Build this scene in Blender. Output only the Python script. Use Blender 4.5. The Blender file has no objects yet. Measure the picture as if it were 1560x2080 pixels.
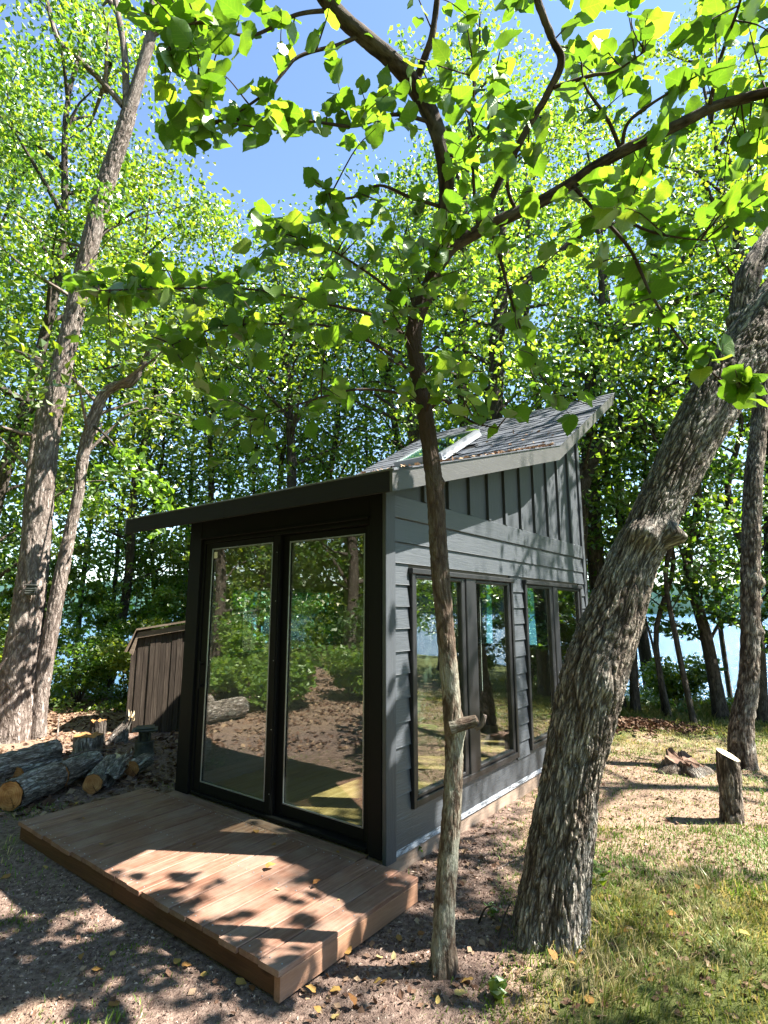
import bpy, math, random
import numpy as np
from mathutils import Vector, Matrix

# ------------------------------------------------------------------ camera, sky, sun, exposure
SC = bpy.context.scene
COL = SC.collection
TILT = math.radians(10.1); FPX = 1124.0; CAMZ = 1.63
cam_d = bpy.data.cameras.new('camera'); cam = bpy.data.objects.new('camera', cam_d); COL.objects.link(cam)
cam.location = (0, 0, CAMZ); cam.rotation_euler = (math.radians(90) + TILT, 0, 0)
cam_d.sensor_fit = 'VERTICAL'; cam_d.sensor_height = 36.0; cam_d.lens = 36.0 * FPX / 2080.0
cam_d.clip_start = 0.05; cam_d.clip_end = 5000
SC.camera = cam
SUN_EL = math.radians(50.8)
sun_h = Vector((0.994, -0.109, 0)).normalized()
SUN = Vector((sun_h.x * math.cos(SUN_EL), sun_h.y * math.cos(SUN_EL), math.sin(SUN_EL)))
world = bpy.data.worlds.new('World'); SC.world = world; world.use_nodes = True
wn = world.node_tree.nodes; wl = world.node_tree.links; wn.clear()
sky = wn.new('ShaderNodeTexSky'); sky.sky_type = 'NISHITA'; sky.sun_disc = False
sky.sun_elevation = SUN_EL; sky.sun_rotation = math.atan2(SUN.x, SUN.y)
sky.air_density = 1.0; sky.dust_density = 0.0; sky.ozone_density = 1.6
bg = wn.new('ShaderNodeBackground'); bg.inputs['Strength'].default_value = 0.072
wo = wn.new('ShaderNodeOutputWorld'); wl.new(sky.outputs[0], bg.inputs[0]); wl.new(bg.outputs[0], wo.inputs[0])
sl = bpy.data.lights.new('sun', 'SUN'); sl.energy = 5.0; sl.angle = math.radians(0.53); sl.color = (1.0, 0.95, 0.87)
so = bpy.data.objects.new('sun', sl); COL.objects.link(so)
so.rotation_euler = SUN.to_track_quat('Z', 'Y').to_euler(); so.location = SUN * 30
SC.view_settings.view_transform = 'Standard'; SC.view_settings.look = 'None'
SC.view_settings.exposure = 2.4; SC.view_settings.gamma = 1.0; SC.view_settings.use_curve_mapping = False
SC.cycles.max_bounces = 8; SC.cycles.diffuse_bounces = 5; SC.cycles.glossy_bounces = 4
SC.cycles.transmission_bounces = 4; SC.cycles.transparent_max_bounces = 16
SC.cycles.caustics_reflective = False; SC.cycles.caustics_refractive = False
SC.cycles.sample_clamp_indirect = 6.0
SC.cycles.use_denoising = True

rs = np.random.RandomState(7); random.seed(7)
Fv = np.array([0, math.cos(TILT), math.sin(TILT)]); Uv = np.array([0, -math.sin(TILT), math.cos(TILT)]); Rv = np.array([1.0, 0, 0])
ORG = np.array([0, 0, CAMZ])
def ray(x, y): return Fv + Rv * (x - 780) / FPX - Uv * (y - 1040) / FPX
def atY(x, y, Y): d = ray(x, y); return ORG + d * Y / d[1]           # a point of the photo at forward distance Y
def atD(x, y, D): return ORG + ray(x, y) * D                          # ... at depth D
def onz(x, y, z=0.0): d = ray(x, y); return ORG + d * (z - CAMZ) / d[2]
AZ = math.radians(37.4)
ds = np.array([math.sin(AZ), math.cos(AZ), 0]); df = np.array([-math.cos(AZ), math.sin(AZ), 0])
C0 = np.array([0.0, 3.7132, 0.0]); RZ = math.atan2(ds[1], ds[0])
def LW(s, f, z=0.0): return C0 + ds * s + df * f + np.array([0, 0, z])  # studio frame -> world

# ------------------------------------------------------------------ noise
_p = rs.permutation(256); _p = np.concatenate([_p, _p, _p])
_g = rs.normal(size=(256, 3)); _g /= np.linalg.norm(_g, axis=1)[:, None]
def noise(P):
    P = np.asarray(P, float); i = np.floor(P).astype(int); f = P - i; i &= 255
    u = f * f * f * (f * (f * 6 - 15) + 10); out = 0
    for dx in (0, 1):
        for dy in (0, 1):
            for dz in (0, 1):
                h = _p[_p[_p[i[..., 0] + dx] + i[..., 1] + dy] + i[..., 2] + dz]
                g = _g[h]; w = (u[..., 0] if dx else 1 - u[..., 0]) * (u[..., 1] if dy else 1 - u[..., 1]) * (u[..., 2] if dz else 1 - u[..., 2])
                out = out + w * (g[..., 0] * (f[..., 0] - dx) + g[..., 1] * (f[..., 1] - dy) + g[..., 2] * (f[..., 2] - dz))
    return out
def n2(x, y, s, o=0.0): return noise(np.stack([x * s + o, y * s + 3.7 + o, np.zeros_like(x) + o * 1.3 + .5], -1))
def fbm(x, y, s, o=0.0, k=4): return sum(n2(x, y, s * 2 ** j, o + 7 * j) / 2 ** j for j in range(k))
def sstep(a, b, x): t = np.clip((x - a) / (b - a), 0, 1); return t * t * (3 - 2 * t)

# ------------------------------------------------------------------ objects
def mesh_np(name, V, F, mat, smooth=False, attrs=None, uv=None):
    """F: array (n,3) or (n,4), or a list of such arrays / of index lists."""
    V = np.asarray(V, float).reshape(-1, 3)
    if isinstance(F, np.ndarray): F = [F]
    if len(F) and not isinstance(F[0], np.ndarray):
        loops = np.concatenate([np.asarray(f) for f in F]); tot = np.array([len(f) for f in F])
    else:
        F = [f for f in F if len(f)]
        loops = np.concatenate([f.ravel() for f in F]); tot = np.concatenate([np.full(len(f), f.shape[1]) for f in F])
    me = bpy.data.meshes.new(name); me.vertices.add(len(V)); me.vertices.foreach_set('co', V.ravel())
    me.loops.add(len(loops)); me.loops.foreach_set('vertex_index', loops.astype(np.int32))
    me.polygons.add(len(tot)); me.polygons.foreach_set('loop_start', np.concatenate([[0], np.cumsum(tot)[:-1]]).astype(np.int32))
    me.polygons.foreach_set('loop_total', tot.astype(np.int32))
    me.polygons.foreach_set('use_smooth', np.full(len(tot), bool(smooth)))
    for m in (mat if isinstance(mat, (list, tuple)) else [mat]): me.materials.append(m)
    if attrs:
        for k, (dom, typ, arr) in attrs.items():
            a = me.attributes.new(k, typ, dom); arr = np.asarray(arr, np.float32)
            a.data.foreach_set('vector' if typ == 'FLOAT_VECTOR' else 'value', arr.ravel())
    if uv is not None:
        l = me.uv_layers.new(name='UVMap'); l.data.foreach_set('uv', np.asarray(uv, np.float32)[loops].ravel())
    me.update(calc_edges=True); me.validate()
    return me
def link(name, me, parent=None, kind=None, label=None):
    o = bpy.data.objects.new(name, me); COL.objects.link(o)
    if parent is not None: o.parent = parent
    if kind: o['kind'] = kind
    if label: o['label'] = label
    return o
def tag(o, label, cat, group=None):
    o['label'] = label; o['category'] = cat
    if group: o['group'] = group
    return o
def thing(name, label, cat, loc=(0, 0, 0), rz=0.0, group=None):
    o = bpy.data.objects.new(name, None); COL.objects.link(o); o.location = tuple(loc); o.rotation_euler = (0, 0, rz)
    o.empty_display_size = 0.2
    return tag(o, label, cat, group)
BOXF = [[0, 3, 2, 1], [4, 5, 6, 7], [0, 1, 5, 4], [1, 2, 6, 5], [2, 3, 7, 6], [3, 0, 4, 7]]
def prism(poly, a0, a1, axis='y'):
    """poly: list of 2-D points in the plane of the other two axes, extruded along axis a0..a1"""
    n = len(poly); V = []
    for a in (a0, a1):
        for (p, q) in poly:
            V.append({'x': (a, p, q), 'y': (p, a, q), 'z': (p, q, a)}[axis])
    ar = sum(poly[i][0] * poly[(i + 1) % n][1] - poly[(i + 1) % n][0] * poly[i][1] for i in range(n))
    F = [list(range(n))[::-1], list(range(n, 2 * n))] + [[i, (i + 1) % n, n + (i + 1) % n, n + i] for i in range(n)]
    flip = (ar < 0) ^ (axis == 'y')
    if flip: F = [f[::-1] for f in F]
    return V, F
def cbox(x0, x1, y0, y1, z0, z1, c=0.004, axis='x'):
    """box with its long edges chamfered, long axis given"""
    a, b = {'x': ((y0, y1), (z0, z1)), 'y': ((x0, x1), (z0, z1)), 'z': ((x0, x1), (y0, y1))}[axis]
    (p0, p1), (q0, q1) = a, b; c = min(c, (p1 - p0) * .3, (q1 - q0) * .3)
    poly = [(p0 + c, q0), (p1 - c, q0), (p1, q0 + c), (p1, q1 - c), (p1 - c, q1), (p0 + c, q1), (p0, q1 - c), (p0, q0 + c)]
    e0, e1 = {'x': (x0, x1), 'y': (y0, y1), 'z': (z0, z1)}[axis]
    return prism(poly, e0, e1, axis)
def join(parts):
    V = []; F = []
    for v, f in parts:
        k = len(V); V += list(v); F += [[i + k for i in g] for g in f]
    return V, F
def lathe(prof, n=24):
    V = []; F = []
    for r, z in prof:
        for k in range(n): a = 2 * math.pi * k / n; V.append((r * math.cos(a), r * math.sin(a), z))
    for i in range(len(prof) - 1):
        for k in range(n): F.append([i * n + k, i * n + (k + 1) % n, (i + 1) * n + (k + 1) % n, (i + 1) * n + k])
    return V, F
def part(name, vf, mat, parent, label=None, kind=None, smooth=False):
    return link(name, mesh_np(name, vf[0], vf[1], mat, smooth), parent, kind, label)

# ------------------------------------------------------------------ materials
class NT:
    def __init__(s, name):
        s.m = bpy.data.materials.new(name); s.m.use_nodes = True; s.t = s.m.node_tree; s.t.nodes.clear()
        s.out = s.n('ShaderNodeOutputMaterial')
    def n(s, typ, **kw):
        nd = s.t.nodes.new(typ)
        for k, v in kw.items():
            if k[0] == 'i' and k[1:].isdigit(): s.set(nd.inputs[int(k[1:])], v)
            elif k.startswith('in_'): s.set(nd.inputs[k[3:].replace('_', ' ')], v)
            else: setattr(nd, k, v)
        return nd
    def set(s, sock, v):
        if isinstance(v, bpy.types.NodeSocket): s.t.links.new(v, sock)
        elif isinstance(v, bpy.types.Node): s.t.links.new(v.outputs[0], sock)
        else:
            if isinstance(v, tuple) and len(v) == 3 and sock.type == 'RGBA': v = (*v, 1)
            sock.default_value = v
    def math(s, op, a, b=0.0, c=None, clamp=False):
        nd = s.n('ShaderNodeMath', operation=op, i0=a, i1=b); nd.use_clamp = clamp
        if c is not None: s.set(nd.inputs[2], c)
        return nd.outputs[0]
    def mix(s, f, a, b, blend='MIX'):
        nd = s.n('ShaderNodeMix', data_type='RGBA', blend_type=blend)
        s.set(nd.inputs[0], f); s.set(nd.inputs[6], a); s.set(nd.inputs[7], b); return nd.outputs[2]
    def ramp(s, f, stops):
        nd = s.n('ShaderNodeValToRGB', i0=f); e = nd.color_ramp.elements
        while len(e) < len(stops): e.new(0.5)
        for k, (p, c) in enumerate(stops): e[k].position = p; e[k].color = (*c, 1) if len(c) == 3 else c
        return nd.outputs[0]
    def obj(s): return s.n('ShaderNodeTexCoord').outputs['Object']
    def attr(s, name, o='Vector'): return s.n('ShaderNodeAttribute', attribute_name=name).outputs[o]
    def rnd(s): return s.n('ShaderNodeObjectInfo').outputs['Random']
    def map(s, v, scale=(1, 1, 1), loc=(0, 0, 0)):
        nd = s.n('ShaderNodeMapping'); s.set(nd.inputs['Vector'], v); s.set(nd.inputs['Scale'], scale); s.set(nd.inputs['Location'], loc); return nd.outputs[0]
    def off(s, v, k=37.0):
        c = s.n('ShaderNodeCombineXYZ'); r = s.math('MULTIPLY', s.rnd(), k)
        for i in range(3): s.t.links.new(r, c.inputs[i])
        a = s.n('ShaderNodeVectorMath', operation='ADD', i0=v, i1=c.outputs[0]); return a.outputs[0]
    def noise(s, v, scale, detail=4, rough=.55, dist=0.0):
        nd = s.n('ShaderNodeTexNoise'); s.set(nd.inputs['Vector'], v); nd.inputs['Scale'].default_value = scale
        nd.inputs['Detail'].default_value = detail; nd.inputs['Roughness'].default_value = rough; nd.inputs['Distortion'].default_value = dist
        return nd.outputs[0]
    def bump(s, h, strength=.4, dist=.01, normal=None):
        nd = s.n('ShaderNodeBump'); nd.inputs['Strength'].default_value = strength; nd.inputs['Distance'].default_value = dist
        s.set(nd.inputs['Height'], h)
        if normal is not None: s.set(nd.inputs['Normal'], normal)
        return nd.outputs[0]
    def done(s, col, rough=.7, bump=None, metal=0.0, spec=.5):
        b = s.n('ShaderNodeBsdfPrincipled'); s.set(b.inputs['Base Color'], col); s.set(b.inputs['Roughness'], rough)
        s.set(b.inputs['Metallic'], metal); s.set(b.inputs['Specular IOR Level'], spec)
        if bump is not None: s.set(b.inputs['Normal'], bump)
        s.t.links.new(b.outputs[0], s.out.inputs[0]); return s.m

def m_paint(name, col, axis='x', rough=.5, grain=.35, worn=.0, spec=.5):
    t = NT(name); v = t.off(t.obj()); sc = {'x': (2, 30, 30), 'y': (30, 2, 30), 'z': (30, 30, 2)}[axis]
    g = t.noise(t.map(v, sc), 3.0, 5, .6, .6); big = t.noise(v, 2.2, 3)
    c = t.mix(big, tuple(x * .75 for x in col), tuple(x * 1.3 for x in col))
    c = t.mix(t.math('MULTIPLY', g, .35), c, tuple(min(1, x * 2.0 + .01) for x in col))
    if worn:
        w = t.ramp(t.noise(v, 9, 6, .7), [(.62, (0, 0, 0)), (.72, (1, 1, 1))])
        c = t.mix(t.math('MULTIPLY', w, worn), c, (.3, .29, .27))
    r = t.math('ADD', t.math('MULTIPLY', g, .25), rough - .12)
    return t.done(c, r, t.bump(g, grain, .004), spec=spec)
def m_wood(name, cols, axis='x', rough=.7, knots=True, grain=.5, sat=1.0):
    t = NT(name); v = t.off(t.obj()); sc = {'x': (1.2, 22, 22), 'y': (22, 1.2, 22), 'z': (22, 22, 1.2)}[axis]
    g = t.noise(t.map(v, sc), 2.0, 6, .62, .9)
    fine = t.noise(t.map(v, tuple(x * 4 for x in sc)), 3.0, 3, .6)
    c = t.ramp(g, [(.25, cols[0]), (.5, cols[1]), (.75, cols[2])])
    r = t.rnd()
    c = t.mix(t.math('MULTIPLY', t.math('SUBTRACT', 1.0, r), .55), c, cols[0])
    st = t.ramp(t.noise(v, 3.2, 5, .65), [(.42, (0, 0, 0)), (.68, (1, 1, 1))])
    c = t.mix(t.math('MULTIPLY', st, .55), c, cols[3] if len(cols) > 3 else cols[2])
    c = t.mix(t.math('MULTIPLY', fine, .45), c, tuple(x * .45 for x in cols[0]))
    if knots:
        vo = t.n('ShaderNodeTexVoronoi'); t.set(vo.inputs['Vector'], t.map(v, tuple({'x': (.35, 1, 1), 'y': (1, .35, 1), 'z': (1, 1, .35)}[axis]))); vo.inputs['Scale'].default_value = 5.5
        k = t.ramp(vo.outputs[0], [(.05, (1, 1, 1)), (.10, (0, 0, 0))]); c = t.mix(t.math('MULTIPLY', k, .75), c, tuple(x * .3 for x in cols[0]))
    h = t.math('ADD', g, t.math('MULTIPLY', fine, .5))
    return t.done(c, rough, t.bump(h, grain, .005), spec=.3)
def m_bark(name, dark, mid, light, lichen=(.32, .34, .28), lich=.3, k=1.0, bstr=.8, fcol=.8, upper=None):
    t = NT(name); v = t.attr('bark'); ridge = t.attr('ridge', 'Fac')
    a = t.noise(t.map(v, (28 * k, 28 * k, 5 * k)), 1.0, 6, .65, .5); b = t.noise(t.map(v, (90 * k, 90 * k, 30 * k)), 1.0, 4, .6); L = t.noise(t.map(v, (6, 6, 3)), 1.0, 5, .6)
    hh = t.math('ADD', t.math('MULTIPLY', ridge, .55), t.math('MULTIPLY', a, .55))
    c = t.ramp(hh, [(.22, dark), (.48, mid), (.85, light)])
    lm = t.math('MULTIPLY', t.ramp(t.math('ADD', L, t.math('MULTIPLY', b, .35)), [(.66, (0, 0, 0)), (.80, (1, 1, 1))]), lich)
    c = t.mix(lm, c, lichen)
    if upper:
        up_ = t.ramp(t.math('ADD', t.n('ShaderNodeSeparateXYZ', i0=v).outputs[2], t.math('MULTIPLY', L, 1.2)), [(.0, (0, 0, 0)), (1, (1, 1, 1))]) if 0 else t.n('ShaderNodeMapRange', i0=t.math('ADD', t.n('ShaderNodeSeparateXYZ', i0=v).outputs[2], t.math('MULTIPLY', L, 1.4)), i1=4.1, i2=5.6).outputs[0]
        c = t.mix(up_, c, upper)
    r1 = t.math('ABSOLUTE', t.math('SUBTRACT', t.noise(t.map(v, (48 * k, 48 * k, 8 * k)), 1.0, 3, .5, .7), .5))
    fur = t.ramp(r1, [(.0, (0, 0, 0)), (.10, (1, 1, 1))]); r2 = t.math('ABSOLUTE', t.math('SUBTRACT', t.noise(t.map(v, (70 * k, 70 * k, 26 * k)), 1.0, 2, .5, .4), .5)); crk = t.ramp(r2, [(.0, (0, 0, 0)), (.05, (1, 1, 1))])
    c = t.mix(t.math('MULTIPLY', t.math('SUBTRACT', 1.0, fur), fcol), c, dark); c = t.mix(t.math('MULTIPLY', t.math('SUBTRACT', 1.0, crk), fcol * .5), c, dark)
    h = t.math('ADD', t.math('MULTIPLY', fur, 1.3), t.math('ADD', t.math('MULTIPLY', crk, .4), t.math('ADD', t.math('MULTIPLY', a, .6), t.math('MULTIPLY', b, .4))))
    return t.done(c, .9, t.bump(h, bstr, .010), spec=.2)
def m_leaf(name, stops, trans_gain=(1.6, 1.9, .9), tf=.5, gloss=.42, veins=True, gf=.22):
    t = NT(name)
    r = t.math('FRACT', t.math('ADD', t.attr('rnd', 'Fac'), t.rnd()))
    c = t.ramp(r, stops)
    nz = t.noise(t.obj(), 14, 2); c = t.mix(t.math('MULTIPLY', nz, .35), c, t.mix(1.0, c, (.55, .6, .5), 'MULTIPLY'))
    bmp = None
    if veins:
        uv = t.n('ShaderNodeSeparateXYZ', i0=t.n('ShaderNodeUVMap').outputs[0])
        ax = t.math('ABSOLUTE', uv.outputs[0]); w = t.math('FRACT', t.math('MULTIPLY', t.math('SUBTRACT', uv.outputs[1], t.math('MULTIPLY', ax, .75)), 6.0))
        vein = t.math('MAXIMUM', t.math('LESS_THAN', w, .1), t.math('LESS_THAN', ax, .012))
        c = t.mix(t.math('MULTIPLY', vein, .45), c, t.mix(1.0, c, (1.9, 1.5, 1.4), 'MULTIPLY')); bmp = t.bump(vein, .35, .003)
    tc = t.mix(1.0, c, trans_gain, 'MULTIPLY')
    d = t.n('ShaderNodeBsdfDiffuse'); t.set(d.inputs[0], c); tr = t.n('ShaderNodeBsdfTranslucent'); t.set(tr.inputs[0], tc)
    g = t.n('ShaderNodeBsdfGlossy'); g.inputs['Roughness'].default_value = gloss; g.inputs[0].default_value = (.55, .6, .5, 1)
    if bmp is not None:
        for x in (d, tr, g): t.set(x.inputs['Normal'], bmp)
    m1 = t.n('ShaderNodeMixShader'); m1.inputs[0].default_value = tf; t.t.links.new(d.outputs[0], m1.inputs[1]); t.t.links.new(tr.outputs[0], m1.inputs[2])
    fr = t.n('ShaderNodeLayerWeight'); fr.inputs[0].default_value = .28
    m2 = t.n('ShaderNodeMixShader'); t.set(m2.inputs[0], t.math('ADD', t.math('MULTIPLY', fr.outputs[0], gf), gf * .12)); t.t.links.new(m1.outputs[0], m2.inputs[1]); t.t.links.new(g.outputs[0], m2.inputs[2])
    t.t.links.new(m2.outputs[0], t.out.inputs[0]); return t.m
def m_glass(name, tint=(.86, .93, .9), boost=2.0, base=.03):
    t = NT(name); geo = t.n('ShaderNodeNewGeometry')
    ior = t.math('ADD', 1.6, t.math('MULTIPLY', geo.outputs['Backfacing'], 1 / 1.6 - 1.6))
    fr = t.n('ShaderNodeFresnel'); t.set(fr.inputs[0], ior)
    f = t.math('ADD', t.math('MULTIPLY', fr.outputs[0], boost), base, clamp=True)
    tr = t.n('ShaderNodeBsdfTransparent'); tr.inputs[0].default_value = (*tint, 1)
    g = t.n('ShaderNodeBsdfGlossy'); g.inputs['Roughness'].default_value = 0.0; g.inputs[0].default_value = (1, .98, .95, 1)
    m = t.n('ShaderNodeMixShader'); t.set(m.inputs[0], f); t.t.links.new(tr.outputs[0], m.inputs[1]); t.t.links.new(g.outputs[0], m.inputs[2])
    t.t.links.new(m.outputs[0], t.out.inputs[0]); return t.m

M = {}
GREY = (.038, .043, .049)
M['siding'] = m_paint('charcoal painted siding', GREY, 'x', .42, .7, spec=.7)
M['siding_v'] = m_paint('charcoal painted panel', GREY, 'z', .5, .6)
M['fascia'] = m_paint('charcoal painted fascia', (.052, .051, .050), 'x', .42, .4, .25)
M['fascia_f'] = m_paint('dark front fascia', (.008, .0072, .0066), 'y', .75, .5, spec=.2)  # front fascia boards coloured darker than the sloping side ones
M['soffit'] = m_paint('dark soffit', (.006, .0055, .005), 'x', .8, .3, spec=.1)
M['black'] = m_paint('black aluminium', (.004, .004, .004), 'z', .55, .05, spec=.12)
M['sash'] = m_paint('dark bronze sash', (.012, .012, .013), 'z', .38, .08)
M['glass'] = m_glass('door glass', (.93, .97, .94), boost=1.5, base=.035)
M['glass_win'] = m_glass('window glass', (.90, .96, .94), 1.5, .05)
M['glass_back'] = m_glass('rear glass', (.72, .93, .86), 1.0, .0)
DK = [(.11, .050, .031), (.25, .128, .083), (.42, .26, .18), (.37, .28, .22)]
M['deck'] = m_wood('deck wood', DK, 'x', .62, grain=.6)
M['deck_y'] = m_wood('deck border wood', DK, 'y', .62, grain=.6)
SKC_SHADED = [(.06, .024, .011), (.12, .052, .024), (.19, .09, .045), (.13, .065, .032)]  # front skirt's shade put into its wood colours, darker than the end skirt
M['skirt_y'] = m_wood('shade toned deck skirt wood', SKC_SHADED, 'y', .7, grain=.5)
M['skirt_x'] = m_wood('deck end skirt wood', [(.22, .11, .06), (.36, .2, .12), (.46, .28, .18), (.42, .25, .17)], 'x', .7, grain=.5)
M['beam'] = m_wood('foundation beam', [(.2, .14, .1), (.32, .24, .18), (.42, .33, .26)], 'x', .8)
M['floor'] = m_wood('pine floor', [(.22, .14, .05), (.38, .26, .10), (.48, .36, .17), (.40, .30, .13)], 'x', .35, grain=.15)
M['inner'] = m_paint('interior boards', (.10, .085, .065), 'x', .7, .2)
OLD = [(.022, .016, .012), (.075, .055, .04), (.17, .135, .105), (.05, .038, .028)]
M['oldwood'] = m_wood('weathered boards', OLD, 'z', .9, grain=.9)
M['oldwood_x'] = m_wood('weathered trim', [(.12, .085, .055), (.22, .165, .12), (.33, .26, .2), (.2, .15, .11)], 'x', .9, grain=.8)
t = NT('shingle granules'); v = t.off(t.obj()); a = t.noise(v, 260, 2); b = t.noise(v, 5, 3)
c = t.mix(t.rnd(), (.028, .033, .042), (.085, .095, .115)); c = t.mix(t.math('MULTIPLY', a, .6), c, (.13, .14, .16)); c = t.mix(t.math('MULTIPLY', b, .3), c, (.05, .05, .05))
M['shingle'] = t.done(c, .85, t.bump(a, .5, .003), spec=.35)
t = NT('primer'); v = t.obj(); a = t.noise(t.map(v, (3, 1, 22)), 3, 6, .8)
M['primer'] = t.done(t.ramp(a, [(.42, (.07, .075, .08)), (.56, (.45, .48, .52)), (.8, (.8, .82, .84))]), .6, t.bump(a, .3, .003))
t = NT('flashing metal'); M['metal'] = t.done(t.mix(t.noise(t.obj(), 8, 3), (.25, .27, .3), (.42, .44, .47)), .35, metal=.7)
t = NT('sticker paper'); M['paper'] = t.done(t.mix(t.noise(t.obj(), 40, 2), (.72, .70, .62), (.85, .83, .76)), .8)
t = NT('weathered plastic'); a = t.noise(t.obj(), 12, 5); M['plastic'] = t.done(t.ramp(a, [(.35, (.02, .022, .02)), (.6, (.07, .075, .065)), (.8, (.16, .17, .14))]), .6, t.bump(a, .3, .01))
M['bark_lean'] = m_bark('deeply furrowed oak bark', (.030, .021, .015), (.18, .140, .105), (.42, .36, .29), (.42, .42, .38), .45, 1.0, 1.0)
M['bark_slim'] = m_bark('young linden bark', (.040, .026, .018), (.10, .070, .047), (.19, .15, .11), (.38, .38, .30), .75, 1.3, .5, .35, (.05, .032, .024))  # bark turns redder higher up, blending into the shade-darkened limb colour
M['bark_limb'] = m_bark('smooth shade darkened limb bark', (.016, .010, .008), (.045, .028, .021), (.09, .065, .05), (.2, .19, .15), .25, 1.4, .35, .2)  # reddish limb bark, the crown's shade put into its near-black colour
M['bark_left'] = m_bark('pale ridged bark', (.09, .068, .055), (.22, .175, .15), (.40, .34, .30), (.4, .38, .34), .2, .9, .8)
M['bark_dark'] = m_bark('dark bark', (.025, .019, .015), (.075, .060, .048), (.15, .125, .105), (.2, .2, .17), .15, .8, .7)
M['bark_log'] = m_bark('felled log bark', (.09, .07, .055), (.36, .30, .25), (.62, .56, .50), (.36, .4, .36), .5, 1.0, 1.0)
def m_cut(name, cols):
    t = NT(name); v = t.attr('cut'); s = t.n('ShaderNodeSeparateXYZ', i0=v)
    d = t.math('SQRT', t.math('ADD', t.math('POWER', s.outputs[0], 2.0), t.math('POWER', s.outputs[1], 2.0)))
    w = t.math('SINE', t.math('ADD', t.math('MULTIPLY', d, 330.0), t.math('MULTIPLY', t.noise(v, 9, 3), 8.0)))
    c = t.ramp(t.math('ADD', t.math('MULTIPLY', w, .05), t.noise(v, 13, 5)), [(.25, cols[0]), (.5, cols[1]), (.75, cols[2])])
    ang = t.n('ShaderNodeMath', operation='ARCTAN2', i0=s.outputs[0], i1=s.outputs[1]).outputs[0]; wob = t.math('MULTIPLY', t.noise(v, 14, 3), 1.3)
    ck = t.math('MULTIPLY', t.math('LESS_THAN', t.math('ABSOLUTE', t.math('ADD', ang, wob)), t.math('MULTIPLY', .006, t.math('DIVIDE', 1.0, t.math('ADD', d, .03)))), .85); c = t.mix(ck, c, (.03, .015, .008))
    c = t.mix(t.math('MULTIPLY', t.ramp(t.noise(v, 6, 3), [(.45, (0, 0, 0)), (.7, (1, 1, 1))]), .5), c, cols[0])
    return t.done(c, .8, t.bump(t.noise(t.map(v, (120, 30, 30)), 1, 3), .4, .003), spec=.2)
M['cut'] = m_cut('fresh cut wood', [(.16, .065, .02), (.36, .17, .06), (.52, .30, .13)])
M['cut_pale'] = m_cut('pale cut wood', [(.4, .3, .18), (.6, .5, .32), (.72, .62, .44)])
M['cut_red'] = m_cut('torn reddish wood', [(.07, .04, .028), (.19, .115, .08), (.36, .25, .17)])
LF = [(0, (.032, .085, .016)), (.35, (.062, .145, .022)), (.7, (.105, .185, .026)), (1, (.18, .24, .036))]
M['leaf_near'] = m_leaf('broad heart leaf', [(0, (.050, .105, .016)), (.5, (.080, .155, .020)), (.85, (.11, .190, .026)), (1, (.17, .23, .04))], (2.4, 2.4, .8), .58)
M['leaf_dry'] = m_leaf('dry yellow leaf', [(0, (.22, .10, .04)), (.4, (.36, .22, .07)), (.8, (.50, .38, .12)), (1, (.45, .38, .2))], (1.2, 1.1, .7), .25, .6, True, .06)
M['leaf_a'] = m_leaf('forest leaf', LF, (2.9, 2.6, .9), .55, .38, False, .34)
M['leaf_b'] = m_leaf('yellow green forest leaf', [(0, (.05, .10, .015)), (.5, (.09, .15, .02)), (1, (.16, .20, .03))], (2.6, 2.5, .85), .55, .38, False, .34)
M['leaf_d'] = m_leaf('sun brightened leaf', [(0, (.075, .16, .024)), (.5, (.13, .24, .034)), (1, (.22, .31, .05))], (2.4, 2.2, .85), .58, .38, False, .34)  # brighter leaf colour stands in for sunlight that misses the inner woods
M['leaf_c'] = m_leaf('dark forest leaf', [(0, (.024, .060, .014)), (.5, (.045, .10, .018)), (1, (.08, .14, .024))], (2.8, 2.8, .9), .5, .4, False, .3)
M['grass'] = m_leaf('grass blade', [(0, (.46, .35, .20)), (.28, (.36, .30, .13)), (.45, (.15, .17, .04)), (.75, (.10, .17, .03)), (1, (.18, .25, .045))], (1.7, 1.7, 1.0), .35, .5, False, .08)
M['litter'] = m_leaf('fallen leaf litter', [(0, (.07, .038, .026)), (.45, (.15, .085, .058)), (.8, (.26, .165, .11)), (1, (.40, .29, .19))], (.8, .7, .6), .12, .6, False, .03)
t = NT('wood chips'); r = t.attr('rnd', 'Fac'); M['chips'] = t.done(t.ramp(r, [(0, (.06, .038, .030)), (.4, (.22, .145, .112)), (.75, (.36, .25, .19)), (1, (.58, .46, .36))]), .9, spec=.2)
# ground: bare soil, dry thatch and moss, blended by what grows there
t = NT('woodland ground'); v = t.obj(); moss = t.attr('moss', 'Fac'); dry = t.attr('dry', 'Fac')
a = t.noise(v, 3.0, 6, .65); b = t.noise(v, 26, 5, .7); c3 = t.noise(v, 120, 3, .7)
soil = t.ramp(b, [(.3, (.06, .036, .030)), (.52, (.20, .14, .11)), (.75, (.36, .27, .22))])
that = t.ramp(t.math('ADD', t.math('MULTIPLY', b, .6), t.math('MULTIPLY', c3, .4)), [(.32, (.11, .068, .048)), (.5, (.27, .185, .13)), (.7, (.44, .325, .235))])
mo = t.ramp(b, [(.3, (.055, .07, .02)), (.55, (.12, .14, .04)), (.8, (.24, .22, .09))])
c = t.mix(t.ramp(t.math('ADD', dry, t.math('MULTIPLY', t.math('SUBTRACT', a, .5), .9)), [(.35, (0, 0, 0)), (.65, (1, 1, 1))]), soil, that)
c = t.mix(t.ramp(t.math('ADD', moss, t.math('MULTIPLY', t.math('SUBTRACT', a, .5), 1.0)), [(.38, (0, 0, 0)), (.7, (1, 1, 1))]), c, mo)
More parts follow.
